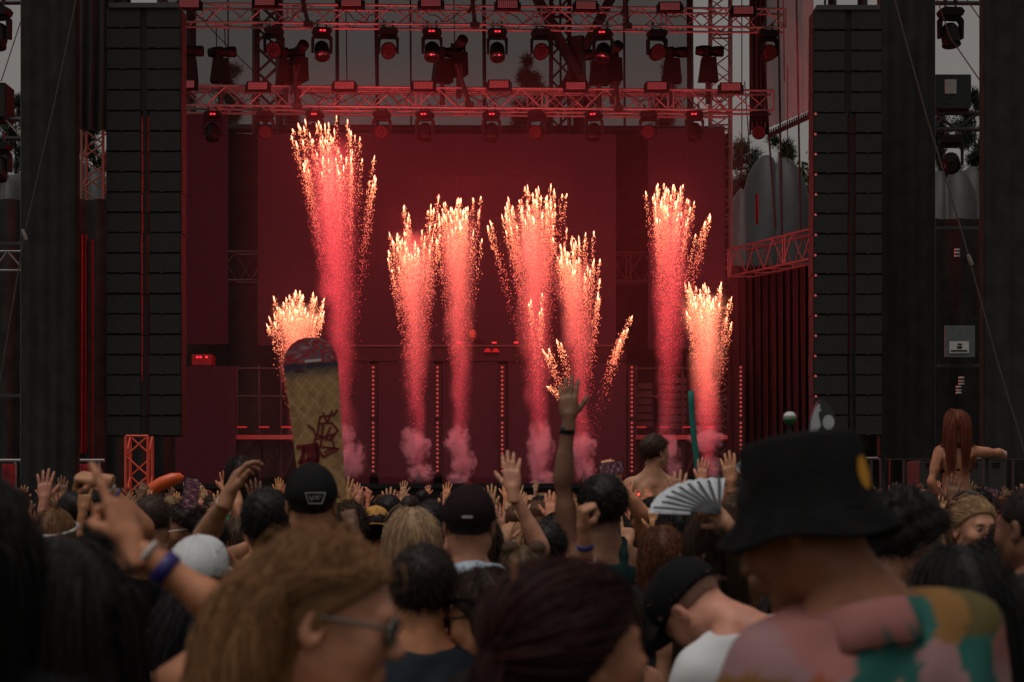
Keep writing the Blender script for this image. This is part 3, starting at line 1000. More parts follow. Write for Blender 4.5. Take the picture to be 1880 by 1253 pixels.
def smoke_mat(name, h, r0, r1, slope, dens, dtop, glow, gcol, seed, pw=1.0):
    """scattering smoke column, thickest below, with added emission for the glow of the sparks, stronger towards the top"""
    m = bpy.data.materials.new(name)
    m.use_nodes = True
    nt = m.node_tree
    nt.nodes.clear()
    N, Lk = nt.nodes.new, nt.links.new

    def math_(op, a, c=None, d=None):
        n = N('ShaderNodeMath')
        n.operation = op
        for i, v in enumerate((a, c, d)):
            if v is None:
                continue
            if isinstance(v, (int, float)):
                n.inputs[i].default_value = v
            else:
                Lk(v, n.inputs[i])
        return n.outputs[0]

    tc = N('ShaderNodeTexCoord')
    mp = N('ShaderNodeMapping')
    mp.inputs['Location'].default_value = (seed * 3.1, seed * 1.7, seed)
    mp.inputs['Scale'].default_value = (1, 1, .55)
    Lk(tc.outputs['Object'], mp.inputs['Vector'])
    nz = N('ShaderNodeTexNoise')
    nz.inputs['Scale'].default_value = 2.2
    nz.inputs['Detail'].default_value = 2.5
    Lk(mp.outputs[0], nz.inputs['Vector'])
    se = N('ShaderNodeSeparateXYZ')
    Lk(tc.outputs['Object'], se.inputs[0])
    z = math_('DIVIDE', se.outputs['Z'], h)
    zc = math_('MINIMUM', math_('MAXIMUM', z, 0.001), 1.0)
    wob = math_('MULTIPLY', math_('SUBTRACT', nz.outputs['Fac'], .5), .55)
    x = math_('ADD', math_('SUBTRACT', se.outputs['X'], math_('MULTIPLY', se.outputs['Z'], slope)), wob)
    rr = math_('SQRT', math_('ADD', math_('MULTIPLY', x, x), math_('MULTIPLY', se.outputs['Y'], se.outputs['Y'])))
    rad = math_('ADD', r0, math_('MULTIPLY', math_('POWER', zc, pw), r1 - r0))
    q = math_('MAXIMUM', math_('SUBTRACT', 1.0, math_('DIVIDE', rr, rad)), 0.0)
    soft = math_('POWER', q, 1.3)
    nm = math_('MULTIPLY', soft, math_('MAXIMUM', math_('MULTIPLY', math_('SUBTRACT', nz.outputs['Fac'], .28), 3.2), 0.15))
    dz = math_('ADD', dens, math_('MULTIPLY', zc, dtop - dens))
    top = math_('MINIMUM', math_('MAXIMUM', math_('MULTIPLY', math_('SUBTRACT', 1.0, z), 7.0), 0.0), 1.0)
    den = math_('MULTIPLY', math_('MULTIPLY', nm, dz), top)
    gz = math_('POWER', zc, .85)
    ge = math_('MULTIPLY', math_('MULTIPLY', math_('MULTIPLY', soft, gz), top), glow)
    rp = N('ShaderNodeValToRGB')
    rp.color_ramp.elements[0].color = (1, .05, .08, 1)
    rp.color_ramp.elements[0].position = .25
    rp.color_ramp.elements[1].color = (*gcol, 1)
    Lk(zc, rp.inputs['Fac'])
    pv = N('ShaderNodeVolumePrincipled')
    pv.inputs['Color'].default_value = (.95, .62, .68, 1)  # albedo tinted pink for the red light on the column
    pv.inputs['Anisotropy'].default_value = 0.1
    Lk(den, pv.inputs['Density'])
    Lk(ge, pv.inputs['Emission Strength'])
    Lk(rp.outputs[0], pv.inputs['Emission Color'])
    ou = N('ShaderNodeOutputMaterial')
    Lk(pv.outputs[0], ou.inputs['Volume'])
    return m


def puff_mat(name, dens, seed):
    m = bpy.data.materials.new(name)
    m.use_nodes = True
    nt = m.node_tree
    nt.nodes.clear()
    N, Lk = nt.nodes.new, nt.links.new
    tc = N('ShaderNodeTexCoord')
    mp = N('ShaderNodeMapping')
    mp.inputs['Location'].default_value = (seed, seed * 2.3, seed * .7)
    Lk(tc.outputs['Object'], mp.inputs['Vector'])
    nz = N('ShaderNodeTexNoise')
    nz.inputs['Scale'].default_value = 1.9
    nz.inputs['Detail'].default_value = 5
    nz.inputs['Roughness'].default_value = .62
    nz.inputs['Distortion'].default_value = .5
    Lk(mp.outputs[0], nz.inputs['Vector'])
    ln = N('ShaderNodeVectorMath')
    ln.operation = 'LENGTH'
    Lk(tc.outputs['Object'], ln.inputs[0])
    a = N('ShaderNodeMath')
    a.operation = 'MULTIPLY_ADD'
    Lk(nz.outputs['Fac'], a.inputs[0])
    a.inputs[1].default_value = 2.6
    a.inputs[2].default_value = -.5
    s = N('ShaderNodeMath')
    s.operation = 'SUBTRACT'
    Lk(a.outputs[0], s.inputs[0])
    Lk(ln.outputs['Value'], s.inputs[1])
    mr = N('ShaderNodeMapRange')
    mr.inputs['From Min'].default_value = 0.0
    mr.inputs['From Max'].default_value = 0.75
    mr.inputs['To Max'].default_value = dens
    Lk(s.outputs[0], mr.inputs['Value'])
    pv = N('ShaderNodeVolumePrincipled')
    pv.inputs['Color'].default_value = (.97, .72, .77, 1)  # pink of the red light put into the smoke colour
    Lk(mr.outputs[0], pv.inputs['Density'])
    ou = N('ShaderNodeOutputMaterial')
    Lk(pv.outputs[0], ou.inputs['Volume'])
    return m


PUFFS = [puff_mat('smoke puff tinted for red light %s' % c, 8.0, i * 4.7) for i, c in enumerate('abc')]
mm = MB()
mm.lathe([(0, -1), (.5, -.866), (.866, -.5), (1, 0), (.866, .5), (.5, .866), (0, 1)], 16)
PUFF_ME = []
for m_ in PUFFS:
    PUFF_ME.append(mm.mesh('smoke_puff', m_, True))
OCT_V = np.array([(1, 0, 0), (-1, 0, 0), (0, 1, 0), (0, -1, 0), (0, 0, 1.7), (0, 0, -1.7)], float)
OCT_F = np.array([(0, 2, 4), (2, 1, 4), (1, 3, 4), (3, 0, 4), (2, 0, 5), (1, 2, 5), (3, 1, 5), (0, 3, 5)])
FY = 40.0


def fast_mesh(name, V, Fc, m, smooth=True):
    me = bpy.data.meshes.new(name)
    V = np.asarray(V, np.float32)
    Fc = np.asarray(Fc, np.int32)
    me.vertices.add(len(V))
    me.vertices.foreach_set('co', V.ravel())
    k = Fc.shape[1]
    me.loops.add(Fc.size)
    me.loops.foreach_set('vertex_index', Fc.ravel())
    me.polygons.add(len(Fc))
    me.polygons.foreach_set('loop_start', np.arange(0, Fc.size, k, dtype=np.int32))
    if m is not None:
        me.materials.append(m)
    me.update(calc_edges=True)
    if smooth:
        me.polygons.foreach_set('use_smooth', np.ones(len(Fc), bool))
    me.validate()
    return me


def fountain(label, bxp, byp, clusters, power, seed, Y=FY, column=None, puffs=(), nsp=125, light=True):
    """clusters: (cx, half width, top y, bottom y, number of comets)"""
    rn = np.random.default_rng(seed)
    base = W(bxp, byp, Y)
    t = thing('spark_fountain', label, 'firework', base, 'fountains of sparks')
    bpt = np.array(base)
    P, S, H = [], [], []
    hx, hz, nall = 0, 0, 0
    for cx, hw, ty, by_, n in clusters:
        for i in range(int(n * 1.3)):
            u = np.clip(rn.normal(0, .55), -1.15, 1.15)
            tx = cx + u * hw
            lo = ty + (by_ - ty) * min(1.1, rn.beta(1.3, 1.2) * (.75 + .25 * abs(u)) * 1.15)
            tip = np.array(W(tx, lo, Y + rn.normal(0, .22)))
            s_ = np.linspace(0, 1, 40)
            off = tip - bpt
            pth = bpt + np.stack([off[0] * s_ ** 1.55, off[1] * s_, off[2] * s_], 1)
            tan = Vector(pth[-1] - pth[-3]).normalized()
            L_ = rn.uniform(.10, .22)
            c = link('comet', COMET_ME, t, Vector(pth[-1]) - base - tan * L_ * .6, tan.to_track_quat('Z', 'Y').to_euler(), (rn.uniform(.008, .0145),) * 2 + (L_,))
            hx += tip[0]
            hz += tip[2]
            nall += 1
            # glitter falling away from the comet
            d = np.clip(rn.exponential(.21, nsp), 0, .93)
            k = 1 - d
            idx = np.clip((k * 39), 0, 38.999)
            i0 = idx.astype(int)
            fr = (idx - i0)[:, None]
            q = pth[i0] * (1 - fr) + pth[i0 + 1] * fr
            ln = np.linalg.norm(off)
            jit = .014 + .075 * d ** .6
            q = q + rn.normal(0, 1, (nsp, 3)) * jit[:, None] * np.array([1, 1, 1.4])
            q[:, 2] -= d * .1
            P.append(q)
            S.append(rn.uniform(.005, .0125, nsp) * (1 - .55 * d))
            H.append(np.clip(np.exp(-d * ln * .68) * rn.uniform(.5, 1.1, nsp), 0, 1))
    P, S, H = np.concatenate(P) - bpt, np.concatenate(S), np.concatenate(H)
    V = (P[:, None, :] + OCT_V[None] * S[:, None, None]).reshape(-1, 3)
    Fc = (OCT_F[None] + (np.arange(len(P)) * 6)[:, None, None]).reshape(-1, 3)
    me = fast_mesh('sparks', V, Fc, SPARK, False)
    a = me.attributes.new('spark_temp', 'FLOAT', 'POINT')
    a.data.foreach_set('value', np.repeat(H, 6).astype(np.float32))
    tag(link('sparks', me, t), kind='stuff')
    hx, hz = hx / nall, hz / nall
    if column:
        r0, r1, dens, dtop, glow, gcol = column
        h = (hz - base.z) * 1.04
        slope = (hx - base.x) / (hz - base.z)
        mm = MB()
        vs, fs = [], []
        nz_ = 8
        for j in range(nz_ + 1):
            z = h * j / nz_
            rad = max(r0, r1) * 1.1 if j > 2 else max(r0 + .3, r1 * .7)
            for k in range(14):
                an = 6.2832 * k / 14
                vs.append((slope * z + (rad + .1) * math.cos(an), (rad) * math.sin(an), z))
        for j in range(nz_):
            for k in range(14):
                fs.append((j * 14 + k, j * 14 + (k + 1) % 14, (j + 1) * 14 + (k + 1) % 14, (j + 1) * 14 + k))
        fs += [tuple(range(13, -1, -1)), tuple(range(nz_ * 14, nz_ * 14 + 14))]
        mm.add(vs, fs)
        m = smoke_mat('smoke and spark glow column %d' % seed, h, r0, r1, slope, dens, dtop, glow, gcol, seed * 1.37, 1.15)
        tag(link('smoke_glow_column', mm.mesh('smoke_glow_column', m), t), kind='stuff')
    for i, (px, py, rw, rh) in enumerate(puffs):
        tag(link('smoke_puff', PUFF_ME[(i + seed) % 3], t, W(px, py, Y) - base, (0, 0, i * 1.3), (rw * 1.25 / FPX * Y, rw * 1.25 / FPX * Y, rh * 1.25 / FPX * Y)), kind='stuff')
    if light:
        ld = bpy.data.lights.new('spark_light', 'POINT')
        ld.energy = power * 2.3
        ld.color = (1.0, .05, .065)
        ld.shadow_soft_size = .35
        lo = bpy.data.objects.new('spark_light', ld)
        COL.objects.link(lo)
        lo.parent = t
        lo.location = (hx - base.x, -.1, hz - base.z)
        if puffs:      # added lamp to brighten the puffs, no flame behind it
            ld = bpy.data.lights.new('puff_fill_light', 'POINT')
            ld.energy = 17
            ld.color = (1.0, .30, .36)
            ld.shadow_soft_size = .2
            lo = bpy.data.objects.new('puff_fill_light', ld)
            COL.objects.link(lo)
            lo.parent = t
            lo.location = (0, -.75, .75)
            mm = MB()
            mm.lathe([(.05, 0), (.06, .02), (.05, .1), (.035, .12), (.03, .3), (.024, .3), (.024, .1), (0, .1)], 12)
            link('nozzle', mm.mesh('nozzle', STEELD, True), t, (0, 0, -.1))
    return t


PE = (1.0, .26, .17)
YE = (1.0, .42, .20)
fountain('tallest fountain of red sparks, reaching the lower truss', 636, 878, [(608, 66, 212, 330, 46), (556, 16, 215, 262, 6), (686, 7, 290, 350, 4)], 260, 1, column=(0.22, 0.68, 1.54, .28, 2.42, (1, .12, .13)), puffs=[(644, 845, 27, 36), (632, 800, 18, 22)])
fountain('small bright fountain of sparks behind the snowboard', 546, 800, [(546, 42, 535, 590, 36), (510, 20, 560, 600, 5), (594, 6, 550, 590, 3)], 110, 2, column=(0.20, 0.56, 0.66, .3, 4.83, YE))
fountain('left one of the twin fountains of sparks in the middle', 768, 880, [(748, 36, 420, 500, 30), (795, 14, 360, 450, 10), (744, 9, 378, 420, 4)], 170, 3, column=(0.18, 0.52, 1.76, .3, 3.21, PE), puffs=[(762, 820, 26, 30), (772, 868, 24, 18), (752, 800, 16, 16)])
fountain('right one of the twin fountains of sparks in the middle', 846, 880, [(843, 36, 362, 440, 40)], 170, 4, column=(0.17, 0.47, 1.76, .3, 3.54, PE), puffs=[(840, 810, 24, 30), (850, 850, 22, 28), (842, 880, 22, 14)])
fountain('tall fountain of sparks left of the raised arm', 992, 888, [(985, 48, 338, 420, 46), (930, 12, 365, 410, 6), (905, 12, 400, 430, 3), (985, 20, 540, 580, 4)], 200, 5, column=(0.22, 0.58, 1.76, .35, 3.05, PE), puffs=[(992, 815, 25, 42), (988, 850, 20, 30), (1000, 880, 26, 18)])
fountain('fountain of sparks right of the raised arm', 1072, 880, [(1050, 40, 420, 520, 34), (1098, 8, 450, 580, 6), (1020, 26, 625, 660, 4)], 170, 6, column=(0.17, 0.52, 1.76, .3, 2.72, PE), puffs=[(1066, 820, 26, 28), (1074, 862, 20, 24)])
fountain('few slanting sparks flying out right of the centre', 1094, 800, [(1152, 18, 572, 620, 3), (1140, 8, 610, 640, 2), (1003, 3, 700, 720, 1)], 25, 7, nsp=150)
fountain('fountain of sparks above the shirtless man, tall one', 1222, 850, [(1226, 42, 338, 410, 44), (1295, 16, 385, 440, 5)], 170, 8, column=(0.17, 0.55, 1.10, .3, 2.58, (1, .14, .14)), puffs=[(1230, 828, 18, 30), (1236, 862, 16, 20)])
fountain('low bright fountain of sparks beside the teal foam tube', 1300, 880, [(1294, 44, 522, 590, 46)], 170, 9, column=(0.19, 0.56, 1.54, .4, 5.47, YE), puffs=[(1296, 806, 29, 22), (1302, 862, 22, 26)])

# thin smoke haze added so the spark lights make red halos
dm = bpy.data.materials.new('thin halo haze')
dm.use_nodes = True
nt = dm.node_tree
nt.nodes.clear()
pv = nt.nodes.new('ShaderNodeVolumePrincipled')
pv.inputs['Color'].default_value = (1, .8, .8, 1)
pv.inputs['Density'].default_value = .007
ou = nt.nodes.new('ShaderNodeOutputMaterial')
nt.links.new(pv.outputs[0], ou.inputs['Volume'])
mm = MB()
mm.box((0, 0, 0), (10.6, 4.4, 8.6))
tag(link('halo_haze', mm.mesh('halo_haze', dm), None, (W(900, 0, 40).x, 40.6, 6.35)), 'thin smoke haze added for red halos over the stage front', 'smoke', kind='stuff')
# ================================================================== figures: implicit bodies meshed with surface nets
class Field:
    def __init__(s, lo, hi, res, zsplit=None, zres=None):
        s.x = np.arange(lo[0], hi[0] + res, res)
        s.y = np.arange(lo[1], hi[1] + res, res)
        if zsplit is None:
            s.z = np.arange(lo[2], hi[2] + res, res)
        else:
            s.z = np.concatenate([np.arange(lo[2], zsplit, zres), np.arange(zsplit, hi[2] + res, res)])
        s.f = np.full((len(s.x), len(s.y), len(s.z)), .2)
        s.res = res

    def sub(s, lo, hi, pad):
        i0, i1 = np.searchsorted(s.x, (lo[0] - pad, hi[0] + pad))
        j0, j1 = np.searchsorted(s.y, (lo[1] - pad, hi[1] + pad))
        k0, k1 = np.searchsorted(s.z, (lo[2] - pad, hi[2] + pad))
        if i1 - i0 < 1 or j1 - j0 < 1 or k1 - k0 < 1:
            return None
        sl = (slice(i0, i1), slice(j0, j1), slice(k0, k1))
        return sl, s.x[i0:i1][:, None, None], s.y[j0:j1][None, :, None], s.z[k0:k1][None, None, :]

    def _put(s, sl, d, k, op):
        a = s.f[sl]
        if op == 'add':
            h = np.clip(.5 + .5 * (a - d) / k, 0, 1)
            s.f[sl] = a * (1 - h) + d * h - k * h * (1 - h)
        else:
            d = -d
            h = np.clip(.5 - .5 * (a - d) / k, 0, 1)
            s.f[sl] = a * (1 - h) + d * h + k * h * (1 - h)

    def rc(s, a, b, ra, rb, k=.03, op='add'):
        a, b = np.asarray(a, float), np.asarray(b, float)
        m = max(ra, rb) + .06
        g = s.sub(np.minimum(a, b), np.maximum(a, b), m)
        if g is None:
            return
        sl, X, Y, Z = g
        d = b - a
        L2 = max(float(d @ d), 1e-9)
        t = np.clip(((X - a[0]) * d[0] + (Y - a[1]) * d[1] + (Z - a[2]) * d[2]) / L2, 0, 1)
        D = np.sqrt((X - a[0] - t * d[0]) ** 2 + (Y - a[1] - t * d[1]) ** 2 + (Z - a[2] - t * d[2]) ** 2) - (ra + (rb - ra) * t)
        s._put(sl, D, k, op)

    def el(s, c, r, k=.03, op='add', M=None):
        c, r = np.asarray(c, float), np.asarray(r, float)
        m = max(r) if M is not None else None
        lo, hi = (c - m, c + m) if M is not None else (c - r, c + r)
        g = s.sub(lo, hi, .06)
        if g is None:
            return
        sl, X, Y, Z = g
        X, Y, Z = X - c[0], Y - c[1], Z - c[2]
        if M is not None:
            X, Y, Z = (M[0][0] * X + M[1][0] * Y + M[2][0] * Z, M[0][1] * X + M[1][1] * Y + M[2][1] * Z, M[0][2] * X + M[1][2] * Y + M[2][2] * Z)
        k0 = np.sqrt((X / r[0]) ** 2 + (Y / r[1]) ** 2 + (Z / r[2]) ** 2) + 1e-6
        k1 = np.sqrt((X / r[0] ** 2) ** 2 + (Y / r[1] ** 2) ** 2 + (Z / r[2] ** 2) ** 2) + 1e-6
        s._put(sl, k0 * (k0 - 1) / k1, k, op)

    def cut(s, fn):
        """keep only where fn(x, y, z) < 0"""
        s.f = np.maximum(s.f, fn(s.x[:, None, None], s.y[None, :, None], s.z[None, None, :]))

    def mesh(s):
        f = s.f
        f[0], f[-1] = .2, .2
        f[:, 0], f[:, -1] = .2, .2
        f[:, :, 0], f[:, :, -1] = .2, .2
        neg = f < 0
        c = np.zeros(tuple(n - 1 for n in f.shape), np.int8)
        offs = [(i, j, k) for i in (0, 1) for j in (0, 1) for k in (0, 1)]
        nx, ny, nz = f.shape
        for i, j, k in offs:
            c += neg[i:nx - 1 + i, j:ny - 1 + j, k:nz - 1 + k]
        act = (c > 0) & (c < 8)
        I, J, K = np.nonzero(act)
        idx = np.full(act.shape, -1, np.int32)
        idx[I, J, K] = np.arange(len(I))
        vals = np.stack([f[I + i, J + j, K + k] for i, j, k in offs], 1)
        pos = np.stack([np.stack([s.x[I + i], s.y[J + j], s.z[K + k]], 1) for i, j, k in offs], 1)
        acc = np.zeros((len(I), 3))
        cnt = np.zeros(len(I))
        for a in range(8):
            for b in range(a + 1, 8):
                if sum(x != y for x, y in zip(offs[a], offs[b])) != 1:
                    continue
                va, vb = vals[:, a], vals[:, b]
                m = (va < 0) != (vb < 0)
                t = (va / np.where(m, va - vb, 1))[:, None]
                acc += np.where(m[:, None], pos[:, a] + (pos[:, b] - pos[:, a]) * t, 0)
                cnt += m
        V = acc / cnt[:, None]
        Q = []
        for ax in range(3):
            sl0 = [slice(None)] * 3
            sl1 = [slice(None)] * 3
            sl0[ax], sl1[ax] = slice(0, -1), slice(1, None)
            n0, n1 = neg[tuple(sl0)], neg[tuple(sl1)]
            E = np.argwhere(n0 != n1)
            o1, o2 = [q for q in range(3) if q != ax]
            E = E[(E[:, o1] > 0) & (E[:, o2] > 0)]
            flip = n0[E[:, 0], E[:, 1], E[:, 2]]

            def cell(d1, d2):
                q = E.copy()
                q[:, o1] -= d1
                q[:, o2] -= d2
                return idx[q[:, 0], q[:, 1], q[:, 2]]
            q = np.stack([cell(1, 1), cell(0, 1), cell(0, 0), cell(1, 0)], 1)
            fl = flip if ax != 1 else ~flip
            q[~fl] = q[~fl][:, ::-1]
            Q.append(q)
        Q = np.concatenate(Q)
        return V, Q[(Q >= 0).all(1)]


def xf(V, M):
    M = np.array(M)
    return V @ M[:3, :3].T + M[:3, 3]


_HEADS = {}


def head_mesh(fem=False, beard=False, res=.0056):
    key = (fem, beard, res)
    if key in _HEADS:
        return _HEADS[key]
    F_ = Field((-.11, -.15, -.22), (.11, .15, .15), res)
    F_.el((0, -.012, .035), (.076, .096, .085), .02)
    F_.el((0, .03, -.028), (.06 if fem else .063, .064, .084), .04)
    jw = .044 if fem else .052
    for s in (-1, 1):
        F_.rc((s * jw, -.004, -.055), (s * .014, .066, -.1), .02, .016, .03)
        F_.el((s * .036, .064, -.026), (.024, .024, .024), .03)
    F_.el((0, .074, -.1), (.02, .017, .016), .025)
    F_.rc((-.03, .084, .024), (.03, .084, .024), .011, .011, .02)
    F_.rc((0, -.018, -.06), (0, -.038, -.2), .05 if fem else .056, .053 if fem else .062, .04)
    for s in (-1, 1):
        F_.el((s * .031, .106, .004), (.017, .017, .012), .012, 'cut')
        F_.el((s * .031, .0835, .005), (.0135, .0125, .0115), .004)
    F_.rc((0, .094, .012), (0, .112, -.026), .006, .011, .012)
    for s in (-1, 1):
        F_.el((s * .01, .104, -.03), (.009, .01, .008), .008)
        F_.el((s * .08, -.012, -.004), (.009, .02, .032), .008)
        F_.el((s * .086, -.004, -.003), (.007, .009, .016), .006, 'cut')
    F_.rc((-.018, .092, -.057), (.018, .092, -.057), .0065, .0065, .01)
    F_.rc((-.014, .092, -.068), (.014, .092, -.068), .0075, .0075, .01)
    F_.rc((-.022, .1045, -.0625), (.022, .1045, -.0625), .003, .003, .004, 'cut')
    _HEADS[key] = F_.mesh()
    return _HEADS[key]


_HANDS = {}


def hand_mesh(pose, res=.0046):
    if (pose, res) in _HANDS:
        return _HANDS[(pose, res)]
    F_ = Field((-.11, -.1, -.06), (.12, .13, .24), res)
    xs = (.028, .0095, -.0095, -.028)
    ln = ((.042, .026, .021), (.047, .03, .023), (.043, .027, .022), (.034, .021, .019))
    spl = {'open': (.22, .07, -.07, -.26), 'wave': (.12, .03, -.05, -.16)}.get(pose, (.08, .02, -.04, -.12))
    curl = {'open': ((.08,) * 3,) * 4, 'wave': ((.2, .15, .12), (.12, .12, .1), (.15, .15, .12), (.3, .25, .15)),
            'relax': ((.4, .45, .3), (.5, .55, .35), (.6, .6, .4), (.65, .65, .4)),
            'point': ((.05, .08, .05), (1.4, 1.5, .9), (1.45, 1.5, .9), (1.45, 1.5, .9)),
            'fist': ((1.35, 1.5, .9),) * 4, 'hold': ((.9, .7, .5), (.95, .75, .5), (1.0, .75, .5), (1.05, .8, .5)),
            'horns': ((.05, .08, .05), (1.4, 1.5, .9), (1.45, 1.5, .9), (.1, .1, .05))}[pose]
    F_.rc((0, 0, -.045), (0, 0, .01), .028, .027, .02)
    F_.el((0, 0, .045), (.04, .0165, .05), .02)
    for i in range(4):
        kx = Vector((xs[i], 0, .084 - abs(i - 1) * .004))
        F_.rc((xs[i] * .6, 0, .02), kx, .014, .0115, .012)
        p = kx
        ang = 0
        for j in range(3):
            ang += curl[i][j]
            d = Vector((math.sin(spl[i]) * math.cos(ang), math.sin(ang), math.cos(spl[i]) * math.cos(ang)))
            q = p + d * ln[i][j]
            F_.rc(p, q, (.0102, .0094, .0086)[j], (.0096, .0088, .0072)[j], .005)
            p = q
    if pose in ('open', 'wave', 'relax'):
        tp = ((.02, .006, .02), (.046, .016, .045), (.066, .02, .072), (.078, .024, .094))
    elif pose in ('hold',):
        tp = ((.02, .006, .02), (.04, .03, .042), (.046, .055, .06), (.04, .075, .07))
    else:
        tp = ((.02, .006, .02), (.04, .026, .04), (.032, .046, .06), (.008, .05, .07))
    for j, r in enumerate(((.016, .0125), (.0125, .0105), (.0105, .0085))):
        F_.rc(tp[j], tp[j + 1], r[0], r[1], .008)
    _HANDS[(pose, res)] = F_.mesh()
    return _HANDS[(pose, res)]


def vec_mat(nm, base_rough, spec, var, scale, bump=0., strands=False, sheen=0., sss=0.):
    m = pm(nm, (1, 1, 1), base_rough, 0, var, scale, bump, objcol=True, spec=spec, sheen=sheen)
    nt = m.node_tree
    b = nt.nodes['Principled BSDF']
    if sss:
        b.inputs['Subsurface Weight'].default_value = sss
        b.inputs['Subsurface Radius'].default_value = (.02, .008, .004)
    if strands:
        a = nt.nodes.new('ShaderNodeAttribute')
        a.attribute_name = 'tone'
        mx = nt.nodes.new('ShaderNodeVectorMath')
        mx.operation = 'SCALE'
        src = b.inputs['Base Color'].links[0].from_socket
        nt.links.new(src, mx.inputs[0])
        nt.links.new(a.outputs['Fac'], mx.inputs['Scale'])
        nt.links.new(mx.outputs[0], b.inputs['Base Color'])
    return m


SKIN = vec_mat('skin', .5, .35, .2, 16, .1)
CLOTH = vec_mat('woven cloth', .9, .12, .16, 7, .15)
HAIRM = vec_mat('hair', .55, .25, .15, 30, strands=True)
PLAIN = vec_mat('moulded plastic', .4, .4, .08, 12)


def rotm(yaw=0, pitch=0, roll=0):
    """yaw to the left, pitch down, roll to the right, in degrees"""
    return Matrix.Rotation(R(yaw), 4, 'Z') @ Matrix.Rotation(R(-pitch), 4, 'X') @ Matrix.Rotation(R(roll), 4, 'Y')


# -------------------------------------------------------------------- hair
def strands(root, d0, steps, step, grav, push, wave, freq, rn, r0, follow=.78, clumps=40, taper=.35):
    n = len(root)
    p = root.copy()
    d = d0.copy()
    out = [p.copy()]
    ph = rn.uniform(0, 6.28, clumps)[rn.integers(0, clumps, n)] + rn.normal(0, .35, n)
    ax = rn.normal(0, 1, (n, 3))
    ax /= np.linalg.norm(ax, axis=1)[:, None]
    for k in range(steps):
        st = step if np.isscalar(step) else step[:, None]
        d = d * follow + np.asarray(grav) * (1 - follow)
        d /= np.linalg.norm(d, axis=1)[:, None] + 1e-9
        p = p + d * st
        p = push(p)
        q = p.copy()
        if wave:
            amp = wave * min(1, (k + 1) / 5)
            q = q + amp * (np.sin(freq * (k + 1) + ph)[:, None] * ax + np.cos(freq * (k + 1) + ph)[:, None] * np.cross(ax, [0, 0, 1]))
        out.append(q)
    C = np.stack(out, 1)
    m = C.shape[1]
    T = np.gradient(C, axis=1)
    T /= np.linalg.norm(T, axis=2)[:, :, None] + 1e-9
    A = np.cross(T, ax[:, None, :] + .01)
    A /= np.linalg.norm(A, axis=2)[:, :, None] + 1e-9
    B = np.cross(T, A)
    rad = r0 * (1 - (1 - taper) * np.linspace(0, 1, m))[None, :, None]
    ring = []
    for t in (0, 2.094, 4.189):
        ring.append(C + (A * math.cos(t) + B * math.sin(t)) * rad)
    V = np.stack(ring, 2).reshape(-1, 3)
    base = (np.arange(n) * m * 3)[:, None, None]
    ii = (np.arange(m - 1) * 3)[None, :, None]
    quads = []
    for a in range(3):
        b = (a + 1) % 3
        quads.append(np.concatenate([base + ii + a, base + ii + b, base + ii + 3 + b, base + ii + 3 + a], 2).reshape(-1, 4))
    return V, np.concatenate(quads), m * 3


SCALP_C, SCALP_R = np.array([0, -.012, .035]), np.array([.079, .1, .089])
_CAPS = {}


def hair_cap(infl, low, front=.0, res=.008, lump=.004, seed=0, tuck=.0):
    key = (infl, low, front, res, lump, seed, tuck)
    if key in _CAPS:
        return _CAPS[key]
    F_ = Field((-.16, -.18, -.22), (.16, .16, .2), res)
    F_.el(SCALP_C, SCALP_R + infl, .02)
    if low:
        F_.rc((0, -.05, 0), (0, -.058 - infl * .4, -low), .06 + infl, .05 + infl, .05)
    rn = np.random.default_rng(seed)
    ph = rn.uniform(0, 6.28, 9)

    def lumps(X, Y, Z):
        return lump * (np.sin(60 * X + 31 * Z + ph[0]) * np.sin(52 * Y + ph[1]) + np.sin(95 * Z + 40 * X + ph[2]) * np.sin(83 * Y + 71 * X + ph[3]) + .6 * np.sin(140 * X + ph[4]) * np.sin(150 * Z + 90 * Y + ph[5]))
    F_.f = F_.f + lumps(F_.x[:, None, None], F_.y[None, :, None], F_.z[None, None, :])

    def keep(X, Y, Z):
        a = .01 + (Y - .005) * (.81 - front) + 0 * X
        b = .01 + (Y - .005) * 1.19
        ln_ = np.where(Y > .005, a, b)
        return (ln_ - Z) * .7
    if not low:
        F_.cut(keep)
    else:
        F_.cut(lambda X, Y, Z: np.where(Z > -.02, (np.where(Y > .005, .01 + (Y - .005) * (.81 - front), -1) - Z) * .7, (Y + tuck + 0 * X - .012)))
    _CAPS[key] = F_.mesh()
    return _CAPS[key]


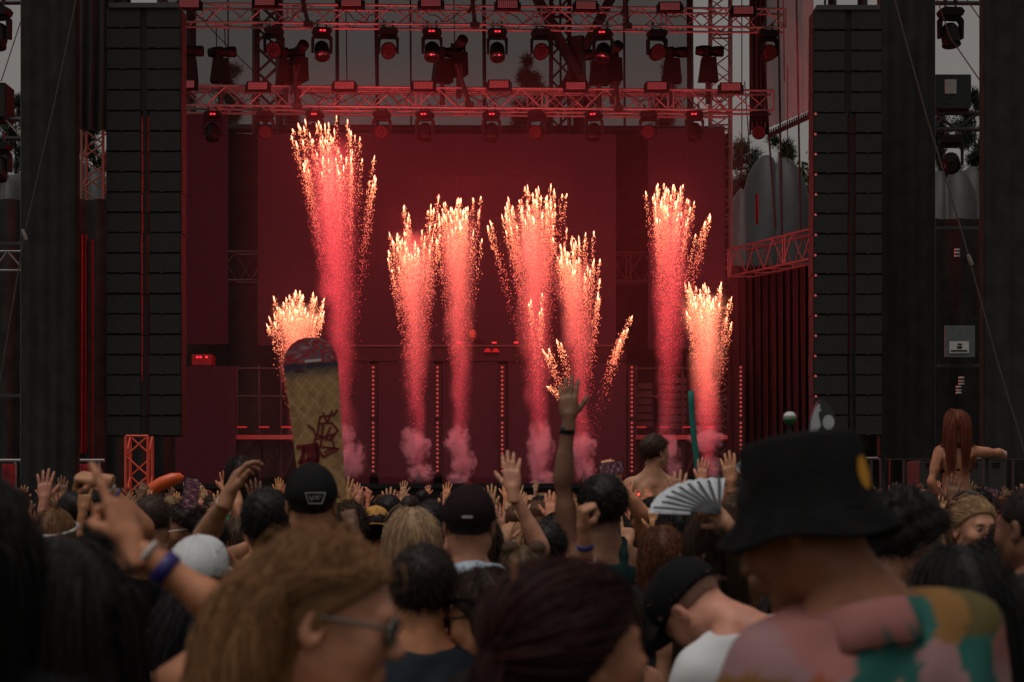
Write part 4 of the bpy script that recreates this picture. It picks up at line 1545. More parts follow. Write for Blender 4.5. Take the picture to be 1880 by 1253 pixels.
def make_hair(style, hm, col, rn, n=700, length=.4, wave=.0, freq=.5, r=.0024, torso=None, name='hair', infl=.012, hs=1.0, sweep=.5, tuck=.022):
    """hm: matrix from head space to person space; returns mesh in person space"""
    Vs, Fs, Ts = [], [], []
    cnt = 0

    def put(V, Q, tone):
        nonlocal cnt
        Vs.append(V)
        Fs.append(Q + cnt)
        Ts.append(tone)
        cnt += len(V)
    low = {'short': 0, 'crop': 0, 'long': .15, 'bob': .12, 'pony': 0, 'curly': 0, 'bun': 0, 'afro': .05}[style]
    V, Q = hair_cap({'crop': .003, 'afro': .03, 'curly': .02}.get(style, infl), low, .12 if style in ('crop',) else 0, lump={'crop': .0004, 'afro': .006, 'curly': .006, 'long': .0015, 'bob': .002, 'pony': .0007, 'bun': .0007}.get(style, .0028), seed=int(rn.integers(0, 4)), tuck=max(0, tuck - .022))
    put(xf(V, hm), Q, np.full(len(V), .75))
    # roots on the scalp
    M = n * 3
    dr = rn.normal(0, 1, (M, 3))
    dr /= np.linalg.norm(dr, axis=1)[:, None]
    p = SCALP_C + dr * SCALP_R
    ln_ = np.where(p[:, 1] > .005, .012 + (p[:, 1] - .005) * .8, .012 + (p[:, 1] - .005) * 1.15)
    ok = p[:, 2] > ln_
    dr, p = dr[ok][:n], p[ok][:n]
    n = len(p)
    hmn = np.array(hm)
    Rm = hmn[:3, :3] / np.linalg.norm(hmn[:3, 0])
    hc = xf(SCALP_C[None], hm)[0]
    inv = np.array(Matrix(hm).inverted())
    root = xf(p, hm)
    nrm = dr / SCALP_R
    nrm /= np.linalg.norm(nrm, axis=1)[:, None]
    nrmw = nrm @ Rm.T
    lay = rn.uniform(.001, .012, n) + (infl - .004 if style in ('long', 'bob', 'pony', 'bun') else 0)

    def push(q):
        h = xf(q, inv)
        if style in ('long', 'bob'):
            m = (h[:, 2] < .062) & (h[:, 1] > -tuck)
            h[m, 1] += (-tuck - lay[m] - h[m, 1]) * .75
            m &= np.abs(h[:, 0]) < .07
            h[m, 0] = np.sign(h[m, 0] + 1e-6) * (.075 + lay[m])
        e = (h - SCALP_C) / (SCALP_R + lay[:, None])
        L = np.linalg.norm(e, axis=1)
        m = L < 1
        h[m] = SCALP_C + (e[m] / L[m][:, None]) * (SCALP_R + lay[m][:, None])
        q = xf(h, hm)
        if torso is not None:
            for c, rr in torso:
                e = (q - np.array(c)) / (np.array(rr) + lay[:, None] * 1.2)
                L = np.linalg.norm(e, axis=1)
                m = L < 1
                q[m] = np.array(c) + e[m] / L[m][:, None] * (np.array(rr) + lay[m][:, None] * 1.2)
        return q
    tone = rn.uniform(.5, 1.5, n)
    nrmw = nrmw + rn.normal(0, .05 if not wave else .12, (n, 3))
    fly = rn.uniform(0, 1, n) < .05
    lay = lay + fly * rn.uniform(.004, .022, n)
    if style in ('long', 'bob'):
        st = 18 if style == 'long' else 12
        back = np.array([0, -1, 0]) @ Rm.T
        part = (np.sign(p[:, 0]) * 1.0)[:, None] * (np.array([1, 0, 0]) @ Rm.T)[None]
        d0 = nrmw * .2 + back * sweep + part * .4
        g = np.tile(np.array([0, 0, -1.0]), (n, 1))
        V, Q, k = strands(root, d0, st, length / st * rn.uniform(.75, 1.15, n), g, push, wave, freq, rn, r, follow=.62, clumps=max(40, n // 30))
    elif style in ('short', 'crop'):
        d0 = nrmw * .45 + rn.normal(0, .22, (n, 3)) + np.array([0, 0, -.5]) + (np.array([0, .35, 0]) @ Rm.T) * (p[:, 2] > .08)[:, None]
        root = root + nrmw * (infl * .8 if style == 'short' else .002)
        l_ = .012 if style == 'crop' else length
        V, Q, k = strands(root, d0, 4, l_ / 4 * rn.uniform(.5, 1.2, n), np.tile([0, 0, -.4], (n, 1)), push, 0, 0, rn, r)
    elif style in ('curly', 'afro'):
        d0 = nrmw + rn.normal(0, .35, (n, 3))
        V, Q, k = strands(root, d0, 9, length / 9 * rn.uniform(.6, 1.2, n), np.tile([0, 0, -.5], (n, 1)), push, wave or .012, freq or 1.2, rn, r, follow=.9)
    else:   # pony, bun: swept back to a knot
        knot = xf(np.array([[0, -.125, .03 if style == 'pony' else .1]]), hm)[0]
        d0 = (knot - root)
        d0 /= np.linalg.norm(d0, axis=1)[:, None]
        C = [root]
        q = root.copy()
        for s_ in range(8):
            q = push(root + (knot - root) * ((s_ + 1) / 8)) if s_ < 7 else np.tile(knot, (n, 1)) + rn.normal(0, .012, (n, 3))
            C.append(q)
        down = np.array([0, -.25, -1.0])
        if style == 'pony':
            for s_ in range(10):
                q = q + (down + rn.normal(0, .22, (n, 3))) * (length / 10)
                if torso is not None:
                    q = push(q)
                C.append(q)
        C = np.stack(C, 1)
        # reuse the strand tube builder through a direct path
        m = C.shape[1]
        T = np.gradient(C, axis=1)
        T /= np.linalg.norm(T, axis=2)[:, :, None] + 1e-9
        ax = rn.normal(0, 1, (n, 1, 3))
        A = np.cross(T, ax)
        A /= np.linalg.norm(A, axis=2)[:, :, None] + 1e-9
        B = np.cross(T, A)
        V = np.stack([C + (A * math.cos(t) + B * math.sin(t)) * r for t in (0, 2.094, 4.189)], 2).reshape(-1, 3)
        base = (np.arange(n) * m * 3)[:, None, None]
        ii = (np.arange(m - 1) * 3)[None, :, None]
        Q = np.concatenate([np.concatenate([base + ii + a, base + ii + (a + 1) % 3, base + ii + 3 + (a + 1) % 3, base + ii + 3 + a], 2).reshape(-1, 4) for a in range(3)])
        k = m * 3
        if style == 'bun':
            F_ = Field((-.08, -.08, -.08), (.08, .08, .08), .008)
            F_.el((0, 0, 0), (.042, .04, .04), .02)
            F_.f = F_.f + .004 * np.sin(90 * F_.x[:, None, None] + 70 * F_.z[None, None, :]) * np.sin(80 * F_.y[None, :, None])
            Vb, Qb = F_.mesh()
            put(Vb * hs + knot, Qb, np.full(len(Vb), .8))
    put(V, Q, np.repeat(tone, k)[:len(V)])
    V, Q, T = np.concatenate(Vs), np.concatenate(Fs), np.concatenate(Ts)
    me = fast_mesh(name, V, Q, HAIRM)
    a = me.attributes.new('tone', 'FLOAT', 'POINT')
    a.data.foreach_set('value', T.astype(np.float32))
    return me


# -------------------------------------------------------------------- figure
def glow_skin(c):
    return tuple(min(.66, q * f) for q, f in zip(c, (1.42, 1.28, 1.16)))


def figure(px, top, Y, yaw=0, fem=False, head=(0, 0, 0), lean=(0, 0), armL=None, armR=None, shirt=None, pants=(.05, .05, .07), hair=None,
           skin=(.30, .16, .10), hs=1.0, z0=0.0, legs=None, res=.014, label='', group=None, wide=1.0, seed=0, zed=None, bare=False, hres=.0056, ht=None, slim=1.0):
    """px, top: photo pixel of the crown; Y: depth.  Arms: (upper direction, forearm direction, hand pose, palm direction)"""
    rn = np.random.default_rng(seed + 100)
    Rl = Matrix.Rotation(R(-lean[0]), 3, 'X') @ Matrix.Rotation(R(lean[1]), 3, 'Y')
    piv = Vector((0, 0, .95))

    def T(p):
        return Rl @ (Vector(p) - piv) + piv
    sw = (.145 if fem else .168) * wide
    hs = hs * 1.04
    hc = T((0, -.0, 1.632))
    # the head turns on the neck
    nb = T((0, -.03, 1.48))
    hrot = Rl.to_4x4() @ rotm(*head)
    hm = Matrix.Translation(nb) @ hrot @ Matrix.Translation((0, .03, .152 * hs)) @ Matrix.Scale(hs, 4)
    crown = max((hm @ Vector((0, y_, .12)) for y_ in (-.05, 0, .03)), key=lambda v: v.z)
    topz = CAMZ - (top - HY) / FPX * Y if zed is None else zed
    s = (topz - z0) / crown.z if ht is None else ht
    if ht is not None:
        z0 = topz - crown.z * s
    base_loc = W(px, top, Y)
    cw = Matrix.Rotation(R(yaw), 3, 'Z') @ (Vector((crown.x, crown.y, 0)) * s)
    wloc = Vector((base_loc.x - cw.x, Y - cw.y, z0))
    # ------------------------------------------------------------ body
    hi = 2.35
    F_ = Field((-.95, -.75, -.02), (.95, .95, hi), res, .78, res * 1.9)
    G = {}
    tors = [('e', (0, .005, 1.27), (.15 * wide * (.92 if fem else 1), .105, .19)), ('e', (0, 0, 1.07), ((.122 if fem else .138) * wide, .092, .16)), ('e', (0, -.005, .93), ((.168 if fem else .158) * wide, .112, .12)),
            ('c', (0, -.014, 1.415), (-sw * .9, -.012, 1.385), .062, .052), ('c', (0, -.014, 1.415), (sw * .9, -.012, 1.385), .062, .052)]
    if fem:
        tors += [('e', (-.07, .085, 1.26), (.06, .06, .065)), ('e', (.07, .085, 1.26), (.06, .06, .065))]

    def torso(FF, infl, k=.06, only=None):
        for q in tors:
            if q[0] == 'e':
                FF.el(T(q[1]), np.array(q[2]) + infl, k, M=Rl)
            else:
                FF.rc(T(q[1]), T(q[2]), q[3] + infl, q[4] + infl, k)
    torso(F_, 0)
    for sg in (-1, 1):
        F_.rc(T((sg * .025, -.035, 1.50)), T((sg * sw * .8, -.02, 1.40)), .034, .036, .05)
        F_.el(T((sg * .07, -.085, 1.3)), (.055, .03, .1), .05, M=Rl)
    F_.rc(T((0, -.03, 1.40)), nb + (hm @ Vector((0, -.02, -.07)) - nb) * .7, .058 if fem else .066, .05 if fem else .056, .04)
    if not fem:
        F_.rc(T((0, -.12, 1.36)), T((0, -.098, 1.0)), .012, .012, .03, 'cut')
    leg = legs or [((.02 * sg, .0, -1), (.0, -.06, -1)) for sg in (-1, 1)]
    LP = []
    for i, sg in enumerate((-1, 1)):
        a = Vector((sg * .088, 0, .9))
        k_ = a + Vector(leg[i][0]).normalized() * .42
        f_ = k_ + Vector(leg[i][1]).normalized() * .42
        F_.rc(a, k_, .088, .058, .05)
        F_.rc(k_, f_, .058, .038, .03)
        F_.rc(k_ + (f_ - k_) * .1 + Vector((0, -.02, 0)), k_ + (f_ - k_) * .5, .05, .04, .03)
        F_.rc(f_ + Vector((0, -.02, .0)), f_ + Vector((sg * .02, .15, -.015)), .04, .032, .03)
        LP.append((a, k_, f_))
    AP = []
    parts = []
    arm_world = (armL is not None, armR is not None)
    yawi = Matrix.Rotation(R(-yaw), 3, 'Z')
    for sg, arm in ((-1, armL), (1, armR)):
        if arm is None:
            arm = ((sg * .18, .02, -1), (sg * .05, .3, -1), 'relax', None)
        hdir = None
        if arm[0] == 'ik':
            _, tgt, pole, pose, palm = arm[:5]
            hdir = arm[5] if len(arm) > 5 else None
            wpt = W(*tgt)
            tl_ = (yawi @ (wpt - wloc)) / s
            S0 = T((sg * (sw + .005), -.012, 1.392))
            ru = max(0.0, min(1.0, (tl_.z - S0.z) / .5)) * .8
            S0 = T((sg * (sw + .005 - .035 * ru), -.012 + .01 * ru, 1.392 + .08 * ru))
            dv = tl_ - S0
            dl = max(.12, min(dv.length, .532))
            dn = dv.normalized()
            aa = (dl * dl + .285 ** 2 - .25 ** 2) / (2 * dl)
            hh = math.sqrt(max(0, .285 ** 2 - aa * aa))
            pv_ = yawi @ Vector(pole)
            pv_ = (pv_ - dn * pv_.dot(dn)).normalized()
            E0 = S0 + dn * aa + pv_ * hh
            u, f_ = Matrix.Rotation(R(yaw), 3, 'Z') @ (E0 - S0), Matrix.Rotation(R(yaw), 3, 'Z') @ (S0 + dn * dl - E0)
        else:
            u, f_, pose, palm = arm
        if arm_world[0 if sg < 0 else 1]:
            u, f_ = yawi @ Vector(u), yawi @ Vector(f_)
            palm = (yawi @ Vector(palm)) if palm else (yawi @ Vector((0, 1, .1)) if f_.z > .25 else None)
        u, f_ = Vector(u).normalized(), Vector(f_).normalized()
        raise_ = max(0, u.z)
        S = T((sg * (sw + .005 - .035 * raise_), -.012 + .01 * raise_, 1.392 + .08 * raise_))
        E = S + u * .285
        Wp = E + f_ * .25
        ra = (.040 if fem else .047) * slim
        F_.rc(S, E, ra + .008, ra - .006, .045)
        F_.rc(S + u * .04, S + u * .16, ra + .006, ra + .002, .03)
        F_.rc(E, Wp, ra - .004, .026 if fem else .03, .02)
        F_.rc(E + f_ * .03, E + f_ * .11, ra + .001, ra - .006, .02)
        AP.append((S, E, Wp))
        zx = (yawi @ Vector(hdir)).normalized() if hdir else f_
        pd = Vector(palm) if palm else (Vector((0, 1, 0)) if f_.z > .3 else Vector((-sg, 0, .1)))
        yx = (pd - zx * pd.dot(zx)).normalized()
        xx = yx.cross(zx)
        hmx = Matrix(((xx.x, yx.x, zx.x, 0), (xx.y, yx.y, zx.y, 0), (xx.z, yx.z, zx.z, 0), (0, 0, 0, 1)))
        hmx = Matrix.Translation(Wp + f_ * .03) @ hmx @ Matrix.Scale(.95 if fem else 1.06, 4)
        V, Q = hand_mesh(pose)
        if sg > 0:
            V = V * np.array([-1, 1, 1])
            Q = Q[:, ::-1]
        parts.append((xf(V, hmx), Q))
    V0, Q0 = F_.mesh()
    hv, hq = head_mesh(fem, False, hres)
    parts = [(V0, Q0), (xf(hv, hm), hq)] + parts
    VV, QQ, c = [], [], 0
    for V, Q in parts:
        VV.append(V)
        QQ.append(Q + c)
        c += len(V)
    base_loc = W(px, top, Y)
    yawm = Matrix.Rotation(R(yaw), 3, 'Z')
    cw = yawm @ (Vector((crown.x, crown.y, 0)) * s)
    o = link('person', fast_mesh('person', np.concatenate(VV), np.concatenate(QQ), SKIN), None, (base_loc.x - cw.x, Y - cw.y, z0), (0, 0, R(yaw)), (s, s, s))
    o.color = (*glow_skin(skin), 1)
    tag(o, label, 'person', group)
    # ------------------------------------------------------------ clothing
    ph = rn.uniform(0, 6.28, 8)

    def folds(X, Y_, Z):
        return .0045 * (np.sin(23 * X + 17 * Z + ph[0] + 2 * np.sin(9 * Z + ph[4])) * np.sin(19 * Y_ + 13 * Z + ph[1]) + .8 * np.sin(41 * Z - 29 * X + ph[2]) * np.sin(31 * X + 11 * Y_ + ph[3]))
    if shirt:
        kind, scol = shirt[0], shirt[1]
        Fs_ = Field((-.6, -.5, .5), (.6, .55, 2.0), max(res, .012))
        if kind in ('tee', 'long', 'collar'):
            torso(Fs_, .017, .07)
            Fs_.rc(T((0, 0, 1.0)), T((0, 0, .8)), .13 * wide, .14 * wide, .08)
            for sg in (-1, 1):
                Fs_.el(T((sg * .07, -.085, 1.3)), (.075, .05, .12), .06, M=Rl)
            for (S, E, Wp), sg in zip(AP, (-1, 1)):
                u = E - S
                Fs_.rc(S - u * .1, S + u * (.55 if kind != 'long' else 1.0), .066, .066 if kind != 'long' else .06, .05)
                if kind == 'long':
                    Fs_.rc(E, E + (Wp - E) * .9, .06, .046, .03)
                Fs_.rc(T((sg * .04, -.03, 1.475)), T((sg * sw * .8, -.02, 1.405)), .042, .05, .05)
            Fs_.rc(T((0, -.03, 1.44)), T((0, -.03, 1.48)), .066, .064, .04)
            Fs_.f = Fs_.f + folds(Fs_.x[:, None, None], Fs_.y[None, :, None], Fs_.z[None, None, :])
            n_up = np.array(Rl @ Vector((0, -.35, 1)).normalized())
            nc = np.array(T((0, -.03, 1.492)))
            Fs_.cut(lambda X, Y_, Z: (X - nc[0]) * n_up[0] + (Y_ - nc[1]) * n_up[1] + (Z - nc[2]) * n_up[2])
            Fs_.cut(lambda X, Y_, Z: .82 - Z + 0 * X + 0 * Y_)
        elif kind in ('tank', 'bra', 'halter'):
            torso(Fs_, .012, .06)
            if kind == 'tank':
                for sg in (-1, 1):
                    Fs_.el(T((sg * .07, -.085, 1.3)), (.066, .041, .11), .05, M=Rl)
            Fs_.f = Fs_.f + folds(Fs_.x[:, None, None], Fs_.y[None, :, None], Fs_.z[None, None, :]) * .5
            up_ = np.array(Rl @ Vector((0, .25, 1)).normalized())
            tc_ = np.array(T((0, 0, 1.36 if kind == 'tank' else 1.30)))
            lo_ = .82 if kind == 'tank' else 1.17 if kind == 'bra' else 1.14
            if kind == 'bra':
                # a thin band round the chest
                b0 = np.array(T((0, 0, 1.215)))
                u2 = np.array(Rl @ Vector((0, .18, 1)))
                Fs_.cut(lambda X, Y_, Z: np.abs((X - b0[0]) * u2[0] + (Y_ - b0[1]) * u2[1] + (Z - b0[2]) * u2[2]) - np.where(Y_ > .03, .06, .018))
            else:
                Fs_.cut(lambda X, Y_, Z: (X - tc_[0]) * up_[0] + (Y_ - tc_[1]) * up_[1] + (Z - tc_[2]) * up_[2])
                Fs_.cut(lambda X, Y_, Z: lo_ - Z + 0 * X + 0 * Y_)
            w_ = .022 if kind == 'tank' else .007
            for sg in (-1, 1):
                pts = [(.075, -.112, 1.3), (.085, -.085, 1.43), (.085, -.03, 1.487), (.08, .06, 1.44), (.075, .115, 1.3)]
                if kind == 'bra':
                    pts = pts[1:]
                for a_, b_ in zip(pts[:-1], pts[1:]):
                    Fs_.rc(T((sg * a_[0], a_[1], a_[2])), T((sg * b_[0], b_[1], b_[2])), w_, w_, .01)
        V, Q = Fs_.mesh()
        g = link({'tee': 'shirt', 'long': 'shirt', 'collar': 'shirt', 'tank': 'tank_top', 'bra': 'bikini_top', 'halter': 'top'}[kind], fast_mesh('garment', V, Q, shirt[2] if len(shirt) > 2 else CLOTH), o)
        g.color = (*scol, 1)
    if pants:
        short = len(pants) > 3
        Fp = Field((-.6, -.5, .02), (.6, .7, 1.15), max(res, .016), .5, .026)
        Fp.el((0, -.005, .93), (.178 * wide if fem else .17 * wide, .125, .13), .05)
        for a, k_, f_ in LP:
            Fp.rc(a, k_ if not short else a + (k_ - a) * .6, .1, .075 if not short else .095, .04)
            if not short:
                Fp.rc(k_, f_, .075, .06, .03)
        Fp.cut(lambda X, Y_, Z: Z - 1.0 + 0 * X + 0 * Y_)
        V, Q = Fp.mesh()
        g = link('trousers' if not short else 'shorts', fast_mesh('trousers', V, Q, CLOTH), o)
        g.color = (*pants[:3], 1)
    o_hair = None
    if hair:
        hk = dict(hair[2]) if len(hair) > 2 else {}
        tl = [(T((0, 0, 1.27)), (.16 * wide, .118, .2)), (T((0, -.012, 1.40)), (sw + .02, .065, .075)), (T((0, -.03, 1.5)), (.06, .06, .1))]
        o_hair = link('hair', make_hair(hair[0], hm, hair[1], rn, torso=tl if hair[0] in ('long', 'bob', 'pony') else None, hs=hs, **hk), o)
        o_hair.color = (*hair[1], 1)
    info = dict(o=o, hm=hm, AP=AP, T=T, s=s, LP=LP, Rl=Rl)
    FIG[o.name] = info
    return info


FIG = {}


def child(info, name, me, col=None, M=None):
    o = link(name, me, info['o'])
    if M is not None:
        o.matrix_local = M
    if col:
        o.color = (*col, 1)
    return o


def band(info, side, t, r, col, wid=.018, name='wristband', m=None):
    """a band round the forearm at fraction t from elbow to wrist"""
    S, E, Wp = info['AP'][0 if side < 0 else 1]
    d = (Wp - E)
    p = E + d * t
    mm = MB()
    mm.lathe([(r, -wid / 2), (r + .004, -wid / 2 + .002), (r + .004, wid / 2 - .002), (r, wid / 2), (r - .003, 0), (r, -wid / 2)], 20)
    M = Matrix.Translation(p) @ d.to_track_quat('Z', 'Y').to_matrix().to_4x4()
    return child(info, name, mm.mesh(name, m or PLAIN, True), col, M)


def cap(info, col, forward=True, tilt=0, brim=True, patch=None, mat=None, hs=1.0, up=.0, button=None):
    """baseball cap on a head: crown, brim, button, back patch"""
    F_ = Field((-.13, -.15, -.05), (.13, .15, .18), .008)
    F_.el((0, -.012, .038), (.091, .112, .101), .02)
    F_.el((0, .045, .08), (.06, .055, .055), .04)
    F_.cut(lambda X, Y, Z: (.018 + .12 * (Y if True else 0)) * 1.0 - Z + 0 * X)
    V, Q = F_.mesh()
    M = info['hm'] @ Matrix.Rotation(R(0 if forward else 180), 4, 'Z') @ Matrix.Rotation(R(tilt), 4, 'X') @ Matrix.Translation((0, 0, up))
    c = child(info, 'cap', fast_mesh('cap', V, Q, mat or CLOTH), col, M)
    if brim:
        vs, fs = [], []
        n = 16
        for lay in (0, 1):
            for i in range(n + 1):
                a = math.pi * (.12 + .76 * i / n)
                for k, rr in enumerate((.9, 1.25, 1.6)):
                    y = math.sin(a) * .105 * rr + (0.012 if k else 0)
                    x = math.cos(a) * .088 * (1 + (rr - 1) * .25)
                    vs.append((x, y, .034 - (x / .09) ** 2 * .018 - lay * .006 + .12 * .1))
        m_ = (n + 1) * 3
        for i in range(n):
            for k in range(2):
                a = i * 3 + k
                fs.append((a, a + 3, a + 4, a + 1))
                fs.append((a + m_, a + 1 + m_, a + 4 + m_, a + 3 + m_))
            a = i * 3 + 2
            fs.append((a, a + 3, a + 3 + m_, a + m_))
        mm = MB()
        mm.add(vs, fs)
        bo = link('brim', mm.mesh('brim', mat or CLOTH, True), c)
        bo.color = (*col, 1)
    mm = MB()
    mm.lathe([(.012, 0), (.009, .006), (0, .008)], 10)
    bt = link('button', mm.mesh('button', mat or CLOTH, True), c, (0, -.012, .137))
    bt.color = (*(button or col), 1)
    for k in range(6):
        pts = []
        for j in range(9):
            e = R(18 + 72 * j / 8)
            a = R(30 + 60 * k)
            pts.append((.0925 * math.cos(e) * math.cos(a), -.012 + .1135 * math.cos(e) * math.sin(a), .038 + .1025 * math.sin(e)))
        mm = MB()
        mm.tube(pts, .0016, 4)
        sm = link('seam', mm.mesh('seam', mat or CLOTH), c)
        sm.color = tuple(min(1, x * 1.4 + .004) for x in col) + (1,)
    return c
# ================================================================== the people one can pick out
DK = (.013, .010, .009)
BRN = (.035, .02, .012)
FAIR, TAN, BROWN, DARKS = (.44, .22, .135), (.37, .175, .095), (.21, .095, .05), (.11, .05, .028)
UPB = ((.55, .7, .1), (.05, .25, 1), 'wave', None)

# the shirt of the man with the bucket hat
PATCHM = bpy.data.materials.new('patchwork shirt print')
PATCHM.use_nodes = True
nt = PATCHM.node_tree
b_ = nt.nodes['Principled BSDF']
b_.inputs['Roughness'].default_value = .8
tc = nt.nodes.new('ShaderNodeTexCoord')
nz = nt.nodes.new('ShaderNodeTexNoise')
nz.inputs['Scale'].default_value = 5
mxv = nt.nodes.new('ShaderNodeMix')
mxv.data_type = 'VECTOR'
mxv.inputs[0].default_value = .12
nt.links.new(tc.outputs['Object'], mxv.inputs[4])
nt.links.new(tc.outputs['Object'], nz.inputs['Vector'])
nt.links.new(nz.outputs['Color'], mxv.inputs[5])
at_n = nt.nodes.new('ShaderNodeAttribute')
at_n.attribute_name = 'print_col'
nt.links.new(at_n.outputs['Color'], b_.inputs['Base Color'])
PK, PP, TE, MU, OL, OR = (.50, .19, .175), (.44, .24, .25), (.012, .15, .125), (.34, .16, .035), (.13, .10, .02), (.45, .10, .03)
SEEDS = [(-.125, 1.46, PK), (-.08, 1.44, PK), (-.035, 1.455, PK), (-.01, 1.462, TE), (.045, 1.465, MU), (.10, 1.46, OL), (-.135, 1.405, PK), (-.085, 1.385, TE), (-.045, 1.395, TE), (0, 1.37, PP), (.01, 1.33, PP), (-.06, 1.33, PP), (-.03, 1.29, MU), (.03, 1.415, PP),
         (.09, 1.40, TE), (.10, 1.35, TE), (.08, 1.31, TE), (.2, 1.34, PK), (.215, 1.385, MU), (.165, 1.42, PK), (.16, 1.36, PP), (-.2, 1.35, MU), (-.165, 1.42, PK), (-.15, 1.365, PP), (-.2, 1.39, PP), (-.125, 1.36, TE), (-.18, 1.37, OR), (-.17, 1.315, PK), (-.22, 1.28, OR), (-.12, 1.30, PP), (.0, 1.2, TE), (-.12, 1.18, MU), (.12, 1.17, PK), (.05, 1.1, OL), (-.05, 1.05, PP), (.1, 1.0, TE), (-.12, 1.05, TE), (0, .92, MU), (.12, .9, PK), (-.12, .92, PK), (.22, 1.2, TE), (-.24, 1.2, TE)]
SEEDS = [(x, z, tuple(q * .66 for q in c)) for x, z, c in SEEDS]


def patch_print(me):
    n = len(me.vertices)
    co = np.zeros(n * 3, np.float32)
    me.vertices.foreach_get('co', co)
    co = co.reshape(-1, 3).astype(float)
    S3 = np.array([(x, -.1, z) for x, z, c in SEEDS] + [(-x * .9, .12, z - .02) for x, z, c in SEEDS])
    C = np.array([c for x, z, c in SEEDS] * 2)
    w_ = co + .012 * np.stack([np.sin(38 * co[:, 2] + 20 * co[:, 1]), 0 * co[:, 0], np.sin(33 * co[:, 0] + 1)], 1)
    D = ((w_[:, None, :] - S3[None]) ** 2 * np.array([1, .25, 1])).sum(2)
    col = np.concatenate([C[D.argmin(1)], np.ones((n, 1))], 1).astype(np.float32)
    a = me.attributes.new('print_col', 'FLOAT_COLOR', 'POINT')
    a.data.foreach_set('color', col.ravel())


# --- nearest row
hat = figure(1468, 803, 3.1, yaw=12, head=(48, 18, 5), lean=(2, -8), shirt=('collar', (.5, .3, .3), PATCHM), hair=('crop', DK, dict(n=500, r=.001)), skin=(.22, .10, .058), res=.011, hres=.0046, wide=.93, seed=1,
             label='man in black bucket hat and patchwork shirt of pink, teal and mustard, in front')
patch_print([c for c in hat['o'].children if c.name.startswith('shirt')][0].data)
mm = MB()
prof = [(0, .142), (.05, .141), (.083, .134), (.092, .125), (.098, .06), (.106, .022), (.116, .0), (.140, -.034), (.143, -.038), (.140, -.042), (.113, -.010), (.102, .012), (.094, .05), (0, .06)]
mm.lathe(prof, 40, (0, -.012, 0), 1.0, 1.12)
rn_ = random.Random(3)
mm.v = [(x + .0035 * math.sin(9 * y * 10 + z * 30), y + .003 * math.sin(x * 80 + z * 40), z + (.010 * math.sin(4 * math.atan2(y, x) + .7) * max(0, .02 - z) / .08)) for x, y, z in mm.v]
bh = child(hat, 'bucket_hat', mm.mesh('bucket_hat', CLOTH, True), (.0075, .0075, .008), hat['hm'] @ Matrix.Rotation(R(17), 4, 'X') @ Matrix.Translation((0, 0, .008)) @ Matrix.Scale(.89, 4))
mm = MB()
a0 = R(-97)
vs_, fs_ = [], []
for i in range(13):
    for j in range(13):
        u, v = (i - 6) / 6, (j - 6) / 6
        a = a0 + u * .17
        z = .06 + v * .028
        rr = .102 - (z - .06) * .07
        vs_.append((rr * math.cos(a), -.012 + rr * 1.12 * math.sin(a), z))
for i in range(12):
    for j in range(12):
        if ((i - 5.5) / 6) ** 2 + ((j - 5.5) / 6) ** 2 < 1:
            q = i * 13 + j
            fs_.append((q, q + 13, q + 14, q + 1))
mm.add(vs_, fs_)
pt = link('sewn_patch', mm.mesh('sewn_patch', pm('yellow felt patch', (.55, .24, .015), .8), True), bh)
tag(pt, 'round yellow felt patch on the hat')
for zz, rr_ in ((.006, .1125), (-.008, .1225), (-.018, .1295), (-.027, .1362)):
    mm = MB()
    mm.tube([(rr_ * math.cos(a), -.012 + rr_ * 1.12 * math.sin(a), zz + (.010 * math.sin(4 * math.atan2(1.12 * math.sin(a) * rr_ - .012, rr_ * math.cos(a)) + .7) * max(0, .02 - zz) / .08) + .001) for a in [6.2832 * q / 60 for q in range(61)]], .0011, 4)
    q = link('stitch_line', mm.mesh('stitch_line', CLOTH), bh)
    q.color = (.02, .02, .021, 1)
# collar
vs_, fs_ = [], []
n_ = 40
for i in range(n_ + 1):
    a = R(-90) + R(150) * (2 * i / n_ - 1)
    fr = math.sin(a)
    for j, (dr, dz) in enumerate(((0, .008), (.003, .018), (.009, .017), (.020, -.012), (.030, -.040), (.027, -.042))):
        rr = .074 + dr + (.004 * math.sin(i * .9) if j > 3 else 0)
        p = Vector((rr * 1.05 * math.cos(a), -.03 + rr * math.sin(a) * 1.0, 1.478 + dz * (1.15 if fr < 0 else 1.3) - .02 * (fr + 1) * .5 * 2))
        vs_.append(hat['T'](p))
for i in range(n_):
    for j in range(5):
        q = i * 6 + j
        fs_.append((q, q + 1, q + 7, q + 6))
mm = MB()
mm.add(vs_, fs_)
patch_print(child(hat, 'collar', mm.mesh('collar', PATCHM, True)).data)

bl = figure(562, 982, 2.72, yaw=-82, fem=True, head=(-8, 10, 0), shirt=('halter', (.02, .02, .022)), hair=('long', (.30, .150, .066), dict(n=5200, length=.58, wave=.017, freq=.7, r=.00095, sweep=1.2, infl=.008, tuck=.058)), skin=(.46, .235, .165), res=.011, hres=.0046, seed=2,
            label='woman with long wavy blonde hair and sunglasses, turned right, close in front')


